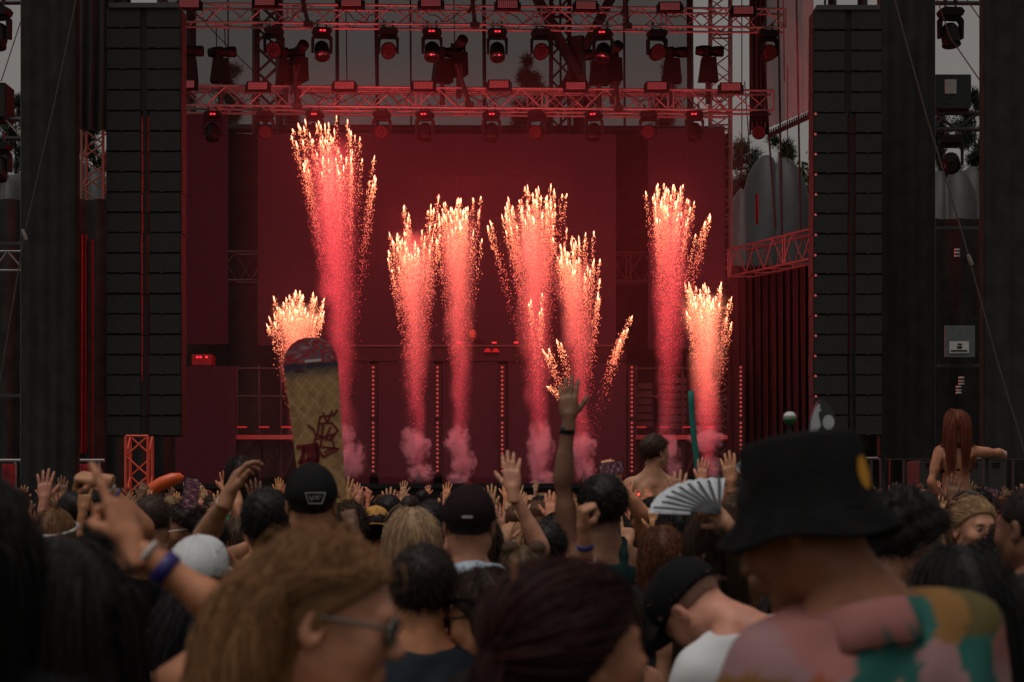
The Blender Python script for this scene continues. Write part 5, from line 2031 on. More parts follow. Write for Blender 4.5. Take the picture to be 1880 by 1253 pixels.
def glasses(info, fcol, lcol, w=1.0, arm=True):
    g = None
    for s in (-1, 1):
        mm = MB()
        pts = [(s * .033 + .026 * math.cos(a) * w, .101 - .35 * (.026 * math.cos(a)) ** 2 * 10 * .3 - .004 * s * math.cos(a), .004 + .019 * math.sin(a)) for a in [6.2832 * k / 20 for k in range(21)]]
        mm.tube(pts, .0028, 5)
        q = child(info, 'glasses_rim', mm.mesh('glasses_rim', PLAIN, True), fcol, info['hm'])
        mm = MB()
        c0 = Vector((s * .033, .1005, .004))
        mm.add([c0] + pts[:-1], [(0, k + 1, (k + 1) % 20 + 1) for k in range(20)])
        l_ = link('lens', mm.mesh('lens', PLAIN, True), q)
        l_.color = (*lcol, 1)
        if arm:
            mm = MB()
            mm.tube([(s * .06, .098, .01), (s * .078, .07, .012), (s * .083, -.01, .012), (s * .08, -.03, -.006)], .0035, 6)
            child(info, 'glasses_arm', mm.mesh('glasses_arm', PLAIN, True), fcol, info['hm'])
    mm = MB()
    mm.tube([(-.008, .104, .01), (0, .108, .013), (.008, .104, .01)], .0026, 5)
    child(info, 'glasses_bridge', mm.mesh('glasses_bridge', PLAIN, True), fcol, info['hm'])


glasses(bl, (.16, .14, .11), (.006, .006, .006), 1.2)

rd = figure(1074, 1058, 2.72, yaw=-46, fem=True, head=(-16, -8, 2), shirt=('tee', (.02, .02, .025)), hair=('pony', (.035, .008, .007), dict(n=2600, length=.22, r=.0016, infl=.02)), skin=(.34, .16, .105), res=.011, hres=.0046, seed=3,
            label='woman with dark red pinned-up hair at the bottom centre')
mm = MB()
mm.box((0, 0, 0), (.008, .006, .07))
child(rd, 'hair_stick', mm.mesh('hair_stick', PLAIN), (.5, .25, .16), rd['hm'] @ Matrix.Translation((-.02, -.08, .13)) @ Matrix.Rotation(R(15), 4, 'Y'))

pa = figure(128, 1010, 3.1, yaw=46, fem=True, head=(4, 6, 0), armR=('ik', (262, 1018, 3.22), (.7, 0, -1), 'point', (-.8, .5, .2), (-.3, .3, .9)), shirt=('tank', (.012, .012, .013)), hair=('bob', DK, dict(n=2400, length=.30, r=.0016, infl=.022)), skin=(.36, .17, .10), res=.011, seed=4,
            label='person with black bobbed hair raising a pointing hand with purple wristband, lower left')
band(pa, 1, .80, .031, (.03, .025, .17), .026)
band(pa, 1, .97, .029, (.55, .52, .48), .010)
figure(-62, 890, 3.0, yaw=8, head=(15, 4, 0), shirt=('tee', (.012, .012, .013)), hair=('bob', (.010, .009, .009), dict(n=1600, length=.2, r=.0018, infl=.02)), skin=(.16, .08, .055), res=.013, seed=5,
       label='dark-haired man cut off by the left edge, close in front')
figure(378, 1080, 3.9, yaw=10, fem=True, head=(0, 4, 0), shirt=('tank', (.013, .012, .014)), hair=('long', (.009, .008, .009), dict(n=1900, length=.42, r=.0018, infl=.018)), skin=TAN, res=.013, seed=6, hs=1.06,
       label='person with long black hair below the white cap, seen from behind')
figure(1768, 1020, 4.1, yaw=6, fem=True, head=(0, 2, 0), shirt=('tank', (.012, .012, .013)), hair=('long', (.009, .0085, .009), dict(n=2200, length=.55, r=.0018, infl=.02)), skin=TAN, res=.013, seed=7, hs=1.05,
       label='woman with long straight black hair at the lower right, seen from behind')

# --- second row
nv = figure(780, 1008, 5.0, yaw=2, head=(6, 2, 0), shirt=('tee', (.022, .030, .040)), hair=('short', (.022, .012, .008), dict(n=2600, length=.026, r=.0012)), skin=TAN, res=.011, wide=1.02, seed=8, hs=1.03,
            label='man with short brown hair in navy T-shirt, back to the camera')
gl = figure(908, 1056, 5.0, yaw=52, fem=True, head=(14, 8, 0), shirt=('tee', (.015, .014, .014)), hair=('bob', (.030, .014, .008), dict(n=1700, length=.14, r=.0016, infl=.022, sweep=.9)), skin=FAIR, res=.013, seed=9, hs=1.04,
            label='person with short brown hair and glasses looking left, beside the navy T-shirt')
glasses(gl, (.012, .012, .012), (.03, .03, .035))
wt_ = figure(1222, 1046, 5.0, yaw=30, head=(14, 44, -4), lean=(12, -13), shirt=('tee', (.60, .61, .63)), hair=('crop', (.30, .16, .11), dict(n=500, r=.0009)), skin=(.42, .21, .16), res=.011, wide=1.08, seed=10,
             label='man in white T-shirt and black cap, head bowed')
cap(wt_, (.011, .011, .012), forward=True, tilt=4)
mm = MB()
mm.tube([(.083, .1, .012), (.086, .0, .014), (.083, -.03, -.004)], .003, 6)
child(wt_, 'glasses_arm', mm.mesh('glasses_arm', PLAIN, True), (.02, .02, .02), wt_['hm'])
bd = figure(1655, 906, 4.9, yaw=-38, head=(-26, 18, 0), shirt=('tee', (.013, .013, .014)), hair=('curly', (.012, .010, .009), dict(n=1700, length=.032, r=.0018, wave=.006)), skin=(.20, .10, .065), res=.013, seed=11,
            label='bearded man with black curly hair and white printed scarf, looking right')
F_ = Field((-.1, -.04, -.16), (.1, .13, .02), .007)
F_.el((0, .04, -.085), (.062, .062, .05), .02)
F_.f = F_.f + .0025 * np.sin(120 * F_.x[:, None, None] + 90 * F_.z[None, None, :]) * np.sin(110 * F_.y[None, :, None])
F_.cut(lambda X, Y, Z: Z + .05 + .35 * (.06 - Y) * 0 + 0 * X)
V, Q = F_.mesh()
me = fast_mesh('beard', V, Q, HAIRM)
at_ = me.attributes.new('tone', 'FLOAT', 'POINT')
at_.data.foreach_set('value', np.full(len(V), .9, np.float32))
child(bd, 'beard', me, (.012, .010, .009), bd['hm'])


def scarf(info, name, m, col, r=.03, drop=.16, seed=1):
    """cloth laid round neck and shoulders"""
    T = info['T']
    F_ = Field((-.4, -.35, .9), (.4, .35, 1.7), .011)
    for s in (-1, 1):
        F_.rc(T((0, -.10, 1.475)), T((s * .09, -.07, 1.47)), r + .006, r, .03)
        F_.rc(T((s * .09, -.07, 1.47)), T((s * .17, -.02, 1.43)), r, r * .9, .03)
        F_.rc(T((s * .06, -.10, 1.45)), T((s * .19, -.055, 1.37)), r, r * .8, .03)
        F_.rc(T((s * .1, .06, 1.44)), T((s * .1, .12, 1.44 - drop)), r * .9, r * .8, .04)
        F_.rc(T((s * .17, -.02, 1.43)), T((s * .1, .06, 1.44)), r * .9, r * .9, .03)
    rn = np.random.default_rng(seed)
    X, Y, Z = F_.x[:, None, None], F_.y[None, :, None], F_.z[None, None, :]
    F_.f = F_.f + .006 * np.sin(55 * Z + 40 * np.abs(X) + 2 * np.sin(20 * X)) * np.cos(14 * X + 9 * Y)
    V, Q = F_.mesh()
    return child(info, name, fast_mesh(name, V, Q, m), col)


PRINT = pm('black on white printed cloth', (.5, .5, .5), .85)
nt = PRINT.node_tree
wv = nt.nodes.new('ShaderNodeTexNoise')
wv.inputs['Scale'].default_value = 16
wv.inputs['Distortion'].default_value = 2.0
rp = nt.nodes.new('ShaderNodeValToRGB')
rp.color_ramp.interpolation = 'CONSTANT'
rp.color_ramp.elements[0].color = (.02, .02, .02, 1)
rp.color_ramp.elements[1].position, rp.color_ramp.elements[1].color = .44, (.6, .6, .6, 1)
tcn = nt.nodes.new('ShaderNodeTexCoord')
nt.links.new(tcn.outputs['Object'], wv.inputs['Vector'])
nt.links.new(wv.outputs['Fac'], rp.inputs['Fac'])
nt.links.new(rp.outputs[0], nt.nodes['Principled BSDF'].inputs['Base Color'])
scarf(bd, 'printed_scarf', PRINT, None, .026)

wc = figure(357, 995, 5.7, yaw=-8, head=(-4, 2, 0), shirt=('tee', (.02, .02, .022)), hair=('crop', BRN, dict(n=500, r=.001)), skin=TAN, res=.013, seed=12, hs=1.05,
            label='person in white baseball cap, left of the blonde woman')
cap(wc, (.62, .64, .66), forward=True)
mr = figure(860, 900, 6.5, yaw=2, head=(-4, 0, 0), shirt=None, hair=('crop', DK, dict(n=500, r=.001)), skin=(.30, .15, .10), res=.012, wide=1.05, seed=13,
            label='bare-backed man in dark maroon cap with pale blue cloth round his neck')
c_ = cap(mr, (.020, .010, .012), button=(.25, .02, .03))
for i in range(7):
    mm = MB()
    mm.box((0, 0, 0), (.005, .002, .006 + .003 * (i % 2)))
    a = R(-90 - 9 + i * 3.2)
    q = link('lettering', mm.mesh('lettering', pm('pale stitched letters', (.5, .42, .42), .7)), c_, (.0925 * math.cos(a), -.012 + .1135 * math.sin(a), .031), (0, 0, a + R(90)))
scarf(mr, 'neck_cloth', CLOTH, (.40, .47, .56), .034, seed=5)
fw = figure(1312, 946, 7.0, yaw=4, fem=True, head=(0, 0, 0), armR=('ik', (1347, 972, 6.75), (1, 0, -.2), 'hold', (-.6, .4, .3), (-.6, .1, .6)), shirt=('halter', (.012, .012, .012)), hair=('long', (.055, .030, .018), dict(n=1800, length=.50, r=.0016, infl=.014)), skin=(.30, .165, .11), res=.012, seed=14,
            label='woman with long straight brown hair and black strap top, holding up the fan')
band(fw, 1, .84, .028, (.3, .05, .08), .016)
band(fw, 1, .93, .028, (.6, .6, .62), .016)
bu = figure(962, 1010, 6.9, yaw=-4, fem=True, head=(0, 0, 0), shirt=('tank', (.05, .02, .02)), hair=('long', (.13, .075, .04), dict(n=1300, length=.34, r=.0018, infl=.012)), skin=FAIR, res=.013, seed=15,
            label='woman with two small hair buns, seen from behind')
for s in (-1, 1):
    F_ = Field((-.06, -.06, -.06), (.06, .06, .06), .006)
    F_.el((0, 0, 0), (.034, .03, .034), .02)
    F_.f = F_.f + .003 * np.sin(150 * F_.x[:, None, None] + 100 * F_.z[None, None, :]) * np.sin(120 * F_.y[None, :, None])
    V, Q = F_.mesh()
    me = fast_mesh('hair_bun', V, Q, HAIRM)
    at_ = me.attributes.new('tone', 'FLOAT', 'POINT')
    at_.data.foreach_set('value', np.full(len(V), .8, np.float32))
    child(bu, 'hair_bun', me, (.10, .055, .03), bu['hm'] @ Matrix.Translation((s * .055, -.05, .125)))
sn = figure(570, 862, 6.9, yaw=0, head=(2, 0, 0), shirt=None, hair=('crop', DK, dict(n=500, r=.001)), skin=(.30, .155, .10), res=.012, wide=1.08, seed=16,
            label='bare-shouldered man in black cap with white badge, before the snowboard')
c_ = cap(sn, (.013, .013, .014))
WHT = pm('white stitched outline', (.5, .5, .5), .7)
bp = thing('badge', None, None, (0, 0, 0))
bp.parent = c_
bp.location = (.022, -.1265, .022)
bp.rotation_euler = (R(6), 0, R(12))
tag(bp, 'white outlined badge on the cap')
for a_, q_ in (((-.034, .018), (.034, .018)), ((.034, .018), (.022, -.018)), ((.022, -.018), (-.022, -.018)), ((-.022, -.018), (-.034, .018)), ((-.02, .008), (-.012, -.008)), ((-.012, -.008), (-.004, .008)), ((.0, -.006), (.006, .008)), ((.006, .008), (.012, -.006)), ((.014, .006), (.02, .006))):
    rod('stitch_line', (a_[0], 0, a_[1]), (q_[0], 0, q_[1]), .0012, WHT, bp, 5)
ar = figure(490, 906, 7.4, yaw=4, head=(0, 0, 0), armL=('ik', (416, 916, 7.05), (-1, 0, -.4), 'relax', (.9, .3, 0), (.35, .2, 1)), shirt=('tee', (.014, .014, .015)), hair=('short', DK, dict(n=2200, length=.035, r=.0014, infl=.018)), skin=(.26, .135, .085), res=.012, seed=17,
            label='black-haired man raising a tattooed left arm with beaded bracelet')
band(ar, -1, .92, .029, (.6, .55, .52), .010, 'bracelet')
tk = figure(1107, 880, 8.5, yaw=2, head=(-6, 0, 0), armL=('ik', (1040, 786, 8.5), (-.3, 0, -1), 'wave', (.1, 1, 0), (0, .1, 1)), slim=.86, shirt=('tank', (.012, .035, .034)), hair=('short', DK, dict(n=2400, length=.03, r=.0016, infl=.022)), skin=(.15, .078, .05), res=.012, wide=1.05, seed=18,
            label='man in dark green tank top stretching one arm high, open hand')
band(tk, -1, .90, .031, (.012, .012, .013), .03, 'watch_strap')
b2 = figure(756, 940, 7.7, yaw=0, fem=True, shirt=('tank', (.012, .012, .013)), hair=('long', (.46, .30, .175), dict(n=2400, length=.36, r=.0013, infl=.014)), skin=FAIR, res=.013, seed=19,
            label='woman with straight blonde hair seen from behind, left of the maroon cap')
hw = figure(880, 940, 7.5, yaw=58, fem=True, armR=('ik', (946, 908, 7.55), (1, 0, -.3), 'wave', (.2, .9, 0), (-.1, .1, 1)), shirt=('tank', (.015, .015, .015)), hair=('bob', (.05, .03, .02), dict(n=700, length=.2)), skin=(.40, .21, .15), res=.012, seed=20,
            label='fair-skinned woman with bent arm waving above the two hair buns')
fs = figure(1128, 1078, 5.9, yaw=8, fem=True, armL=('ik', (1072, 968, 5.75), (.6, 0, -1), 'fist', (.7, .3, 0)), shirt=('tank', (.02, .15, .15)), hair=('bob', BRN, dict(n=600, length=.2)), skin=(.32, .165, .105), res=.012, seed=21,
            label='person raising a fist with blue and white wristbands')
band(fs, -1, .84, .028, (.03, .03, .18), .020)
band(fs, -1, .60, .032, (.62, .58, .57), .022)
bw = figure(1776, 920, 7.8, yaw=-163, fem=True, head=(2, 0, 0), shirt=('tee', (.03, .03, .033)), hair=('pony', (.44, .27, .14), dict(n=1900, length=.2, r=.0012, infl=.009)), skin=(.38, .20, .14), res=.012, hres=.0046, seed=22,
            label='blonde woman with tied-back hair, the one facing the camera at the right')
for s in (-1, 1):
    mm = MB()
    mm.lathe([(0, -.0118), (.006, -.0102), (.0102, -.006), (.0118, 0), (.0102, .006), (.006, .0102), (0, .0118)], 12)
    e_ = child(bw, 'eye', mm.mesh('eye', PLAIN, True), (.20, .18, .17), bw['hm'] @ Matrix.Translation((s * .031, .0858, .005)))
    mm = MB()
    mm.lathe([(.0058, 0), (.004, .0014), (0, .002)], 10)
    q = link('iris', mm.mesh('iris', PLAIN, True), e_, (0, .0105, 0), (R(-90), 0, 0))
    q.color = (.015, .012, .01, 1)
    mm = MB()
    mm.tube([(s * .012, .0975, .021), (s * .03, .0985, .0265), (s * .046, .088, .022)], [.002, .0032, .0015], 5)
    child(bw, 'eyebrow', mm.mesh('eyebrow', PLAIN), (.08, .045, .025), bw['hm'])
mm = MB()
mm.tube([(-.021, .0945, -.0615), (-.008, .1, -.0595), (0, .1, -.0605), (.008, .1, -.0595), (.021, .0945, -.0615)], [.001, .004, .004, .004, .001], 6)
child(bw, 'lips', mm.mesh('lips', PLAIN, True), (.30, .10, .085), bw['hm'])
figure(1852, 982, 6.3, yaw=-10, shirt=('tee', (.02, .015, .015)), hair=('curly', DK, dict(n=1200, length=.045, r=.002)), skin=BROWN, res=.014, seed=23, label='person with black curly hair right of the blonde woman')
figure(1914, 896, 5.6, yaw=24, head=(12, 2, 0), shirt=('tee', (.012, .012, .013)), hair=('crop', (.02, .012, .009), dict(n=700, r=.001)), skin=(.15, .075, .05), res=.014, seed=24, label='shaven-headed man at the right edge')
figure(1886, 1066, 5.0, yaw=20, fem=True, shirt=('tank', (.35, .03, .10)), hair=('long', DK, dict(n=900, length=.3)), skin=TAN, res=.014, seed=25, label='woman in pink top cut off by the right edge')

# --- third row
gh = figure(92, 942, 8.0, yaw=-8, fem=True, shirt=('tank', (.02, .02, .02)), hair=('long', (.16, .075, .03), dict(n=1300, length=.34, r=.0017)), skin=TAN, res=.014, seed=26, label='woman with auburn hair and white headband at the left')
mm = MB()
mm.tube([Vector((.104 * math.cos(a), -.012 + .125 * math.sin(a), .05 + .03 * math.sin(a))) for a in [6.2832 * k / 28 for k in range(29)]], .008, 6)
child(gh, 'headband', mm.mesh('headband', PLAIN, True), (.6, .58, .55), gh['hm'])
figure(279, 911, 8.8, yaw=10, shirt=('tee', (.03, .03, .03)), armR=((.3, .9, .1), (.55, .6, .3), 'relax', None), hair=('crop', (.06, .038, .028), dict(n=900, r=.0012)), skin=(.28, .15, .10), res=.014, seed=27, label='man with close-cropped brown hair behind the purple wristband')
sg_ = figure(350, 930, 9.3, yaw=112, head=(6, 6, 0), shirt=('tee', (.015, .015, .015)), hair=('curly', (.03, .016, .01), dict(n=1200, length=.04, r=.0018)), skin=(.27, .135, .085), res=.014, hres=.0046, seed=28, label='curly-haired man in white sunglasses looking left')
glasses(sg_, (.7, .68, .66), (.006, .006, .006), 1.1)
figure(135, 906, 10.4, yaw=0, shirt=('tee', (.015, .015, .016)), hair=('short', DK, dict(n=1200, length=.03, r=.0018)), skin=TAN, res=.015, seed=29, label='dark-haired man left of the raised fist with wristbands')
hb = figure(196, 935, 7.6, yaw=0, armR=('ik', (192, 893, 7.4), (1, 0, -.4), 'fist', (-.2, .4, -.8), (-1, .1, .15)), shirt=('tee', (.02, .02, .022)), hair=('short', DK, dict(n=900, length=.03)), skin=(.34, .17, .10), res=.013, seed=30, label='person raising a limp fist with white wristband, left')
band(hb, 1, .9, .032, (.6, .58, .56), .016)
band(hb, 1, .78, .034, (.08, .10, .3), .012)
figure(640, 930, 10.0, yaw=0, shirt=('tee', (.1, .05, .03)), hair=('curly', (.05, .03, .018), dict(n=800, length=.04)), skin=TAN, res=.015, seed=31, label='person with brown curly hair beside the snowboard')
yc = figure(690, 936, 10.4, yaw=4, shirt=('tee', (.014, .014, .014)), hair=('short', DK, dict(n=900, length=.04)), skin=TAN, res=.015, seed=32, label='person in yellow cap behind the straight blonde hair')
cap(yc, (.60, .31, .09), forward=False)
figure(1002, 962, 7.9, yaw=0, shirt=('tee', (.30, .02, .03)), hair=('short', DK, dict(n=800, length=.03)), skin=TAN, res=.015, seed=33, label='dark-haired person in red shirt below the tall arm')
figure(1216, 972, 8.2, yaw=0, fem=True, shirt=('tee', (.02, .02, .02)), hair=('bob', (.13, .045, .02), dict(n=1100, length=.2, wave=.012, freq=1.0, r=.002)), skin=FAIR, res=.014, seed=34, label='person with curly ginger hair below the shirtless man')
figure(1246, 930, 9.2, yaw=0, shirt=('tee', (.012, .012, .012)), hair=('long', DK, dict(n=900, length=.25)), skin=TAN, res=.015, seed=35, label='black-haired person behind the white fan')
figure(790, 925, 9.0, yaw=0, shirt=('tee', (.02, .02, .02)), hair=('short', DK, dict(n=800, length=.04)), skin=TAN, res=.015, seed=36, label='black-haired person just left of the maroon cap')
figure(1600, 960, 7.2, yaw=0, shirt=('tee', (.02, .02, .02)), hair=('short', DK, dict(n=600, length=.04)), skin=TAN, res=.016, seed=37, label='black-haired person between the bucket hat and the bearded man')

# --- carried on shoulders, and their carriers
SIT = [((-.3, 1, -.1), (-.1, .25, -1)), ((.3, 1, -.1), (.1, .25, -1))]
figure(1208, 800, 15.0, yaw=8, head=(-62, -2, 0), ht=1.02, legs=SIT, armL=((-.30, .05, -1), (.1, .5, -.7), 'relax', None), armR=((.30, .1, -1), (-.1, .6, -.6), 'relax', None), hair=('short', (.06, .028, .015), dict(n=1200, length=.022, r=.0016)), skin=(.36, .20, .13), pants=(.05, .05, .09, 1), res=.013, seed=40, hs=1.03,
       label='shirtless man sitting above the crowd, looking right')
figure(1210, 912, 15.25, shirt=('tee', (.03, .03, .03)), hair=('short', DK, dict(n=500, length=.03)), skin=TAN, res=.016, seed=41, ht=.93, label='man carrying the shirtless man on his shoulders')
gr = figure(1757, 755, 17.0, yaw=-3, fem=True, ht=.98, legs=SIT, head=(0, 0, 0), armL=((-.30, -.1, -1), (.42, .3, -.9), 'open', (0, -1, 0)), armR=((1, .45, -.02), (.45, .95, -.05), 'fist', None), shirt=('bra', (.02, .012, .012)), hair=('long', (.18, .045, .022), dict(n=1500, length=.40, r=.0022, infl=.012)),
            skin=(.36, .17, .11), pants=(.10, .012, .018, 1), res=.012, seed=42, label='girl with long red hair and bikini top riding above the crowd')
band(gr, -1, .92, .026, (.6, .58, .58), .014, 'bracelet')
band(gr, 1, .9, .026, (.6, .58, .58), .014, 'bracelet')
figure(1757, 917, 17.25, shirt=('tee', (.05, .04, .03)), hair=('short', BRN, dict(n=500, length=.03)), skin=TAN, res=.016, seed=43, ht=.95, label='man carrying the red-haired girl on his shoulders')
lg_ = figure(441, 842, 12.5, yaw=6, fem=True, ht=.95, legs=SIT, armL=((-.5, .75, -.2), (.4, .8, .4), 'hold', None), armR=((.75, .55, -.12), (.1, .7, .6), 'hold', None), shirt=('tank', (.06, .20, .10)), hair=('bob', (.025, .014, .01), dict(n=1000, r=.002, length=.14)), skin=(.34, .18, .11), pants=(.05, .04, .06, 1), res=.012, seed=44,
           label='dark-haired woman in green top riding above the crowd, left')
band(lg_, 1, .9, .028, (.05, .35, .2), .03, 'watch_strap')
figure(441, 915, 12.75, shirt=('tee', (.02, .02, .02)), hair=('short', DK, dict(n=400, length=.03)), skin=TAN, res=.016, seed=45, ht=.93, label='man carrying the woman in green on his shoulders')
dj = figure(868, 602, 44.6, yaw=178, ht=1.0, shirt=('tee', (.02, .015, .015)), hair=('short', DK, dict(n=200, length=.03)), skin=(.3, .15, .1), res=.02, seed=46, label='DJ standing behind the desk shelf on stage')
# ================================================================== the crowd farther off
UPR = lambda x, y, z: (x, y, z)
ARMSETS = [  # (left, right, words)
    (((-.55, .6, .05), (.05, .2, 1), 'open', None), ((.55, .6, .1), (-.05, .2, 1), 'wave', None), 'both hands up'),
    (None, ((.4, .7, .05), (-.05, .15, 1), 'wave', None), 'right hand up'),
    (((-.4, .7, .1), (.05, .15, 1), 'open', None), None, 'left hand up'),
    (((-.6, .5, -.1), (.1, .4, 1), 'relax', None), ((.6, .5, -.1), (-.1, .4, 1), 'point', None), 'hands head-high'),
    (None, ((.45, .75, -.1), (-.05, .3, 1), 'fist', None), 'right fist up'),
    (((-.4, .7, .15), (.1, .25, 1), 'horns', None), None, 'left hand pointing up'),
    (((-.4, .85, .1), (.35, .35, .9), 'hold', None), ((.4, .85, .1), (-.35, .35, .9), 'hold', None), 'both hands together'),
    (((-.5, .7, .2), (-.15, .3, 1), 'wave', None), ((.35, .6, .5), (.05, .1, 1), 'open', None), 'right arm high'),
    (None, None, 'arms down'),
    (((-.55, .65, .15), (-.1, .1, 1), 'open', (0, -1, 0)), ((.5, .6, .25), (.15, .15, 1), 'relax', None), 'both hands waving'),
]
HAIRS = [('short', DK, dict(n=500, length=.035, r=.002)), ('long', (.2, .11, .05), dict(n=420, length=.34, r=.0034)), ('short', (.04, .022, .014), dict(n=500, length=.03, r=.002)), ('bob', (.05, .03, .02), dict(n=380, length=.18, r=.0034)),
         ('crop', (.05, .03, .02), dict(n=300, r=.0014)), ('long', DK, dict(n=420, length=.3, r=.0034)), ('curly', DK, dict(n=420, length=.05, r=.003)), ('pony', (.25, .14, .06), dict(n=380, length=.2, r=.003)),
         ('short', (.12, .07, .035), dict(n=500, length=.03, r=.002)), ('bob', (.3, .19, .09), dict(n=380, length=.2, r=.0034))]
TOPS = [('tee', 0), ('tank', 1), ('tee', 0), ('tank', 1), (None, 0), ('tee', 1), ('tee', 0), ('tank', 1), ('long', 0), ('bra', 1)]
PROTO = []
for i in range(10):
    a = ARMSETS[i]
    k, f_ = TOPS[i]
    # prototypes stand at their own places in the crowd; the loop below moves them
    PROTO.append((figure(940, 905, 20, yaw=0, fem=bool(f_), armL=a[0], armR=a[1], shirt=(k, (.2, .2, .2)) if k else None, hair=HAIRS[i], pants=(.04, .04, .06), res=.017, hres=.0075, seed=200 + i, ht=1.0, zed=1.75, label='far person')['o'], a[2], k, f_))
COLS = [((.012, .012, .013), 'black'), ((.55, .55, .56), 'white'), ((.16, .16, .17), 'grey'), ((.30, .02, .03), 'red'), ((.03, .06, .2), 'blue'), ((.05, .17, .10), 'green'), ((.42, .24, .05), 'yellow'), ((.38, .10, .16), 'pink'), ((.02, .16, .17), 'teal'), ((.05, .02, .03), 'wine'), ((.03, .035, .06), 'navy')]
rc = random.Random(5)


def zone(x):
    for lim, w_ in ((.10, 'left of the speakers'), (.18, 'before the left speakers'), (.34, 'near the snowboard'), (.5, 'before the twin fountains'), (.62, 'near the tall raised arm'), (.74, 'near the shirtless man'), (.9, 'before the right speakers'), (2, 'near the red-haired girl')):
        if x / 1880 < lim:
            return w_


HERO = [(o.location.x, o.location.y) for o in COL.objects if o.type == 'MESH' and o.name.startswith('person') and o not in [p[0] for p in PROTO]]
used = [False] * len(PROTO)
spots = []
Yr = 9.6
while Yr < 36.2:
    stepx = 52 if Yr < 14 else 60 if Yr < 22 else 56
    x = -15 + rc.uniform(0, stepx)
    while x < 1895:
        spots.append((x + rc.uniform(-14, 14), Yr + rc.uniform(-.45, .45)))
        x += stepx * rc.uniform(.75, 1.3)
    Yr += 1.5 if Yr < 13 else 2.3 if Yr < 20 else 4.2
taken = list(HERO)
NCROWD = 0
for px, Y in spots:
    p = W(px, 905, Y)
    if any((p.x - a) ** 2 + (p.y - b) ** 2 < .2 for a, b in taken):
        continue
    taken.append((p.x, p.y))
    i = rc.choices(range(10), (3, 3, 3, 3, 1.2, 1, 2, 1.2, .7, 2.6))[0]
    src, words, k, f_ = PROTO[i]
    if not used[i]:
        o = src
        used[i] = True
    else:
        o = copy_tree(src)
    s = rc.uniform(.90, .985) * (.965 if f_ else 1.0) * (1.0 if Y < 20 else 1.015)
    o.location = (p.x, p.y, 0)
    o.rotation_euler = (0, 0, R(rc.gauss(-(px - 840) / 90, 16)))
    o.scale = (s, s, s)
    tone = rc.choice((FAIR, FAIR, TAN, TAN, (.36, .18, .12), BROWN, DARKS))
    o.color = (*[c * rc.uniform(.85, 1.15) for c in glow_skin(tone)], 1)
    col, cw = rc.choices(COLS, (5, 2, 3, 1.5, 1.5, 1, .8, 1, 1, 1, 1.5))[0]
    hc, hn = rc.choice(((DK, 'black-haired'), (DK, 'black-haired'), (BRN, 'brunette'), ((.08, .045, .025), 'brown-haired'), ((.25, .15, .07), 'blond'), ((.12, .045, .02), 'ginger')))
    for ch in o.children:
        if ch.name.startswith('hair'):
            ch.color = (*hc, 1)
        elif ch.name.startswith(('shirt', 'tank', 'bikini')):
            ch.color = (*col, 1)
    dist = 'near' if Y < 13 else 'midway' if Y < 21 else 'far off'
    wear = ('bare-chested man' if k is None else 'person in %s %s' % (cw, {'tee': 'T-shirt', 'tank': 'tank top', 'long': 'long shirt', 'bra': 'bikini top'}[k]))
    tag(o, hn + ' %s, %s, %s, %s' % (wear, words, dist, zone(px)), 'person', 'crowd facing the stage')
    NCROWD += 1
for i, u in enumerate(used):
    if not u:
        for ch in list(PROTO[i][0].children):
            bpy.data.objects.remove(ch)
        bpy.data.objects.remove(PROTO[i][0])
_same = {}
for o in COL.objects:
    if o.get('group') == 'crowd facing the stage':
        _same.setdefault(o['label'], []).append(o)
for lb, os_ in _same.items():
    if len(os_) > 1:
        os_.sort(key=lambda q: q.location.x / q.location.y)
        for q, w_ in zip(os_, ('leftmost', 'rightmost') if len(os_) == 2 else ('leftmost', 'middle', 'rightmost', 'last')):
            q['label'] = lb.replace(', near, ', ', ').replace(', midway, ', ', ').replace(', far off, ', ', ') + ', ' + w_
print('CROWD', NCROWD)
# ================================================================== things held up in the crowd
# --- snowboard
SB = bpy.data.materials.new('printed snowboard base')
SB.use_nodes = True
nt = SB.node_tree
N, Lk = nt.nodes.new, nt.links.new
b_ = nt.nodes['Principled BSDF']
b_.inputs['Roughness'].default_value = .45
tc = N('ShaderNodeTexCoord')
se = N('ShaderNodeSeparateXYZ')
Lk(tc.outputs['Object'], se.inputs[0])


def mth(op, a, c=None):
    n = N('ShaderNodeMath')
    n.operation = op
    for i, v in enumerate((a, c)):
        if v is None:
            continue
        if isinstance(v, (int, float)):
            n.inputs[i].default_value = v
        else:
            Lk(v, n.inputs[i])
    return n.outputs[0]


def ln_(a):
    return mth('ABSOLUTE', mth('SUBTRACT', mth('FRACT', a), .5))


d1 = ln_(mth('MULTIPLY', mth('ADD', se.outputs['X'], mth('MULTIPLY', se.outputs['Z'], .8)), 17))
d2 = ln_(mth('MULTIPLY', mth('SUBTRACT', se.outputs['X'], mth('MULTIPLY', se.outputs['Z'], .8)), 17))
grid = mth('LESS_THAN', mth('MINIMUM', d1, d2), .07)
nz = N('ShaderNodeTexNoise')
nz.inputs['Scale'].default_value = 14
nz.inputs['Detail'].default_value = 5
Lk(tc.outputs['Object'], nz.inputs['Vector'])
waf = N('ShaderNodeMix')
waf.data_type = 'RGBA'
Lk(grid, waf.inputs[0])
waf.inputs[6].default_value = (.42, .235, .095, 1)
waf.inputs[7].default_value = (.50, .33, .17, 1)
dirt = N('ShaderNodeMix')
dirt.data_type = 'RGBA'
Lk(mth('MULTIPLY', mth('GREATER_THAN', nz.outputs['Fac'], .56), .45), dirt.inputs[0])
Lk(waf.outputs[2], dirt.inputs[6])
dirt.inputs[7].default_value = (.20, .105, .045, 1)
nz2 = N('ShaderNodeTexNoise')
nz2.inputs['Scale'].default_value = 9
nz2.inputs['Distortion'].default_value = 2.5
nz2.inputs['Detail'].default_value = 3
mpp = N('ShaderNodeMapping')
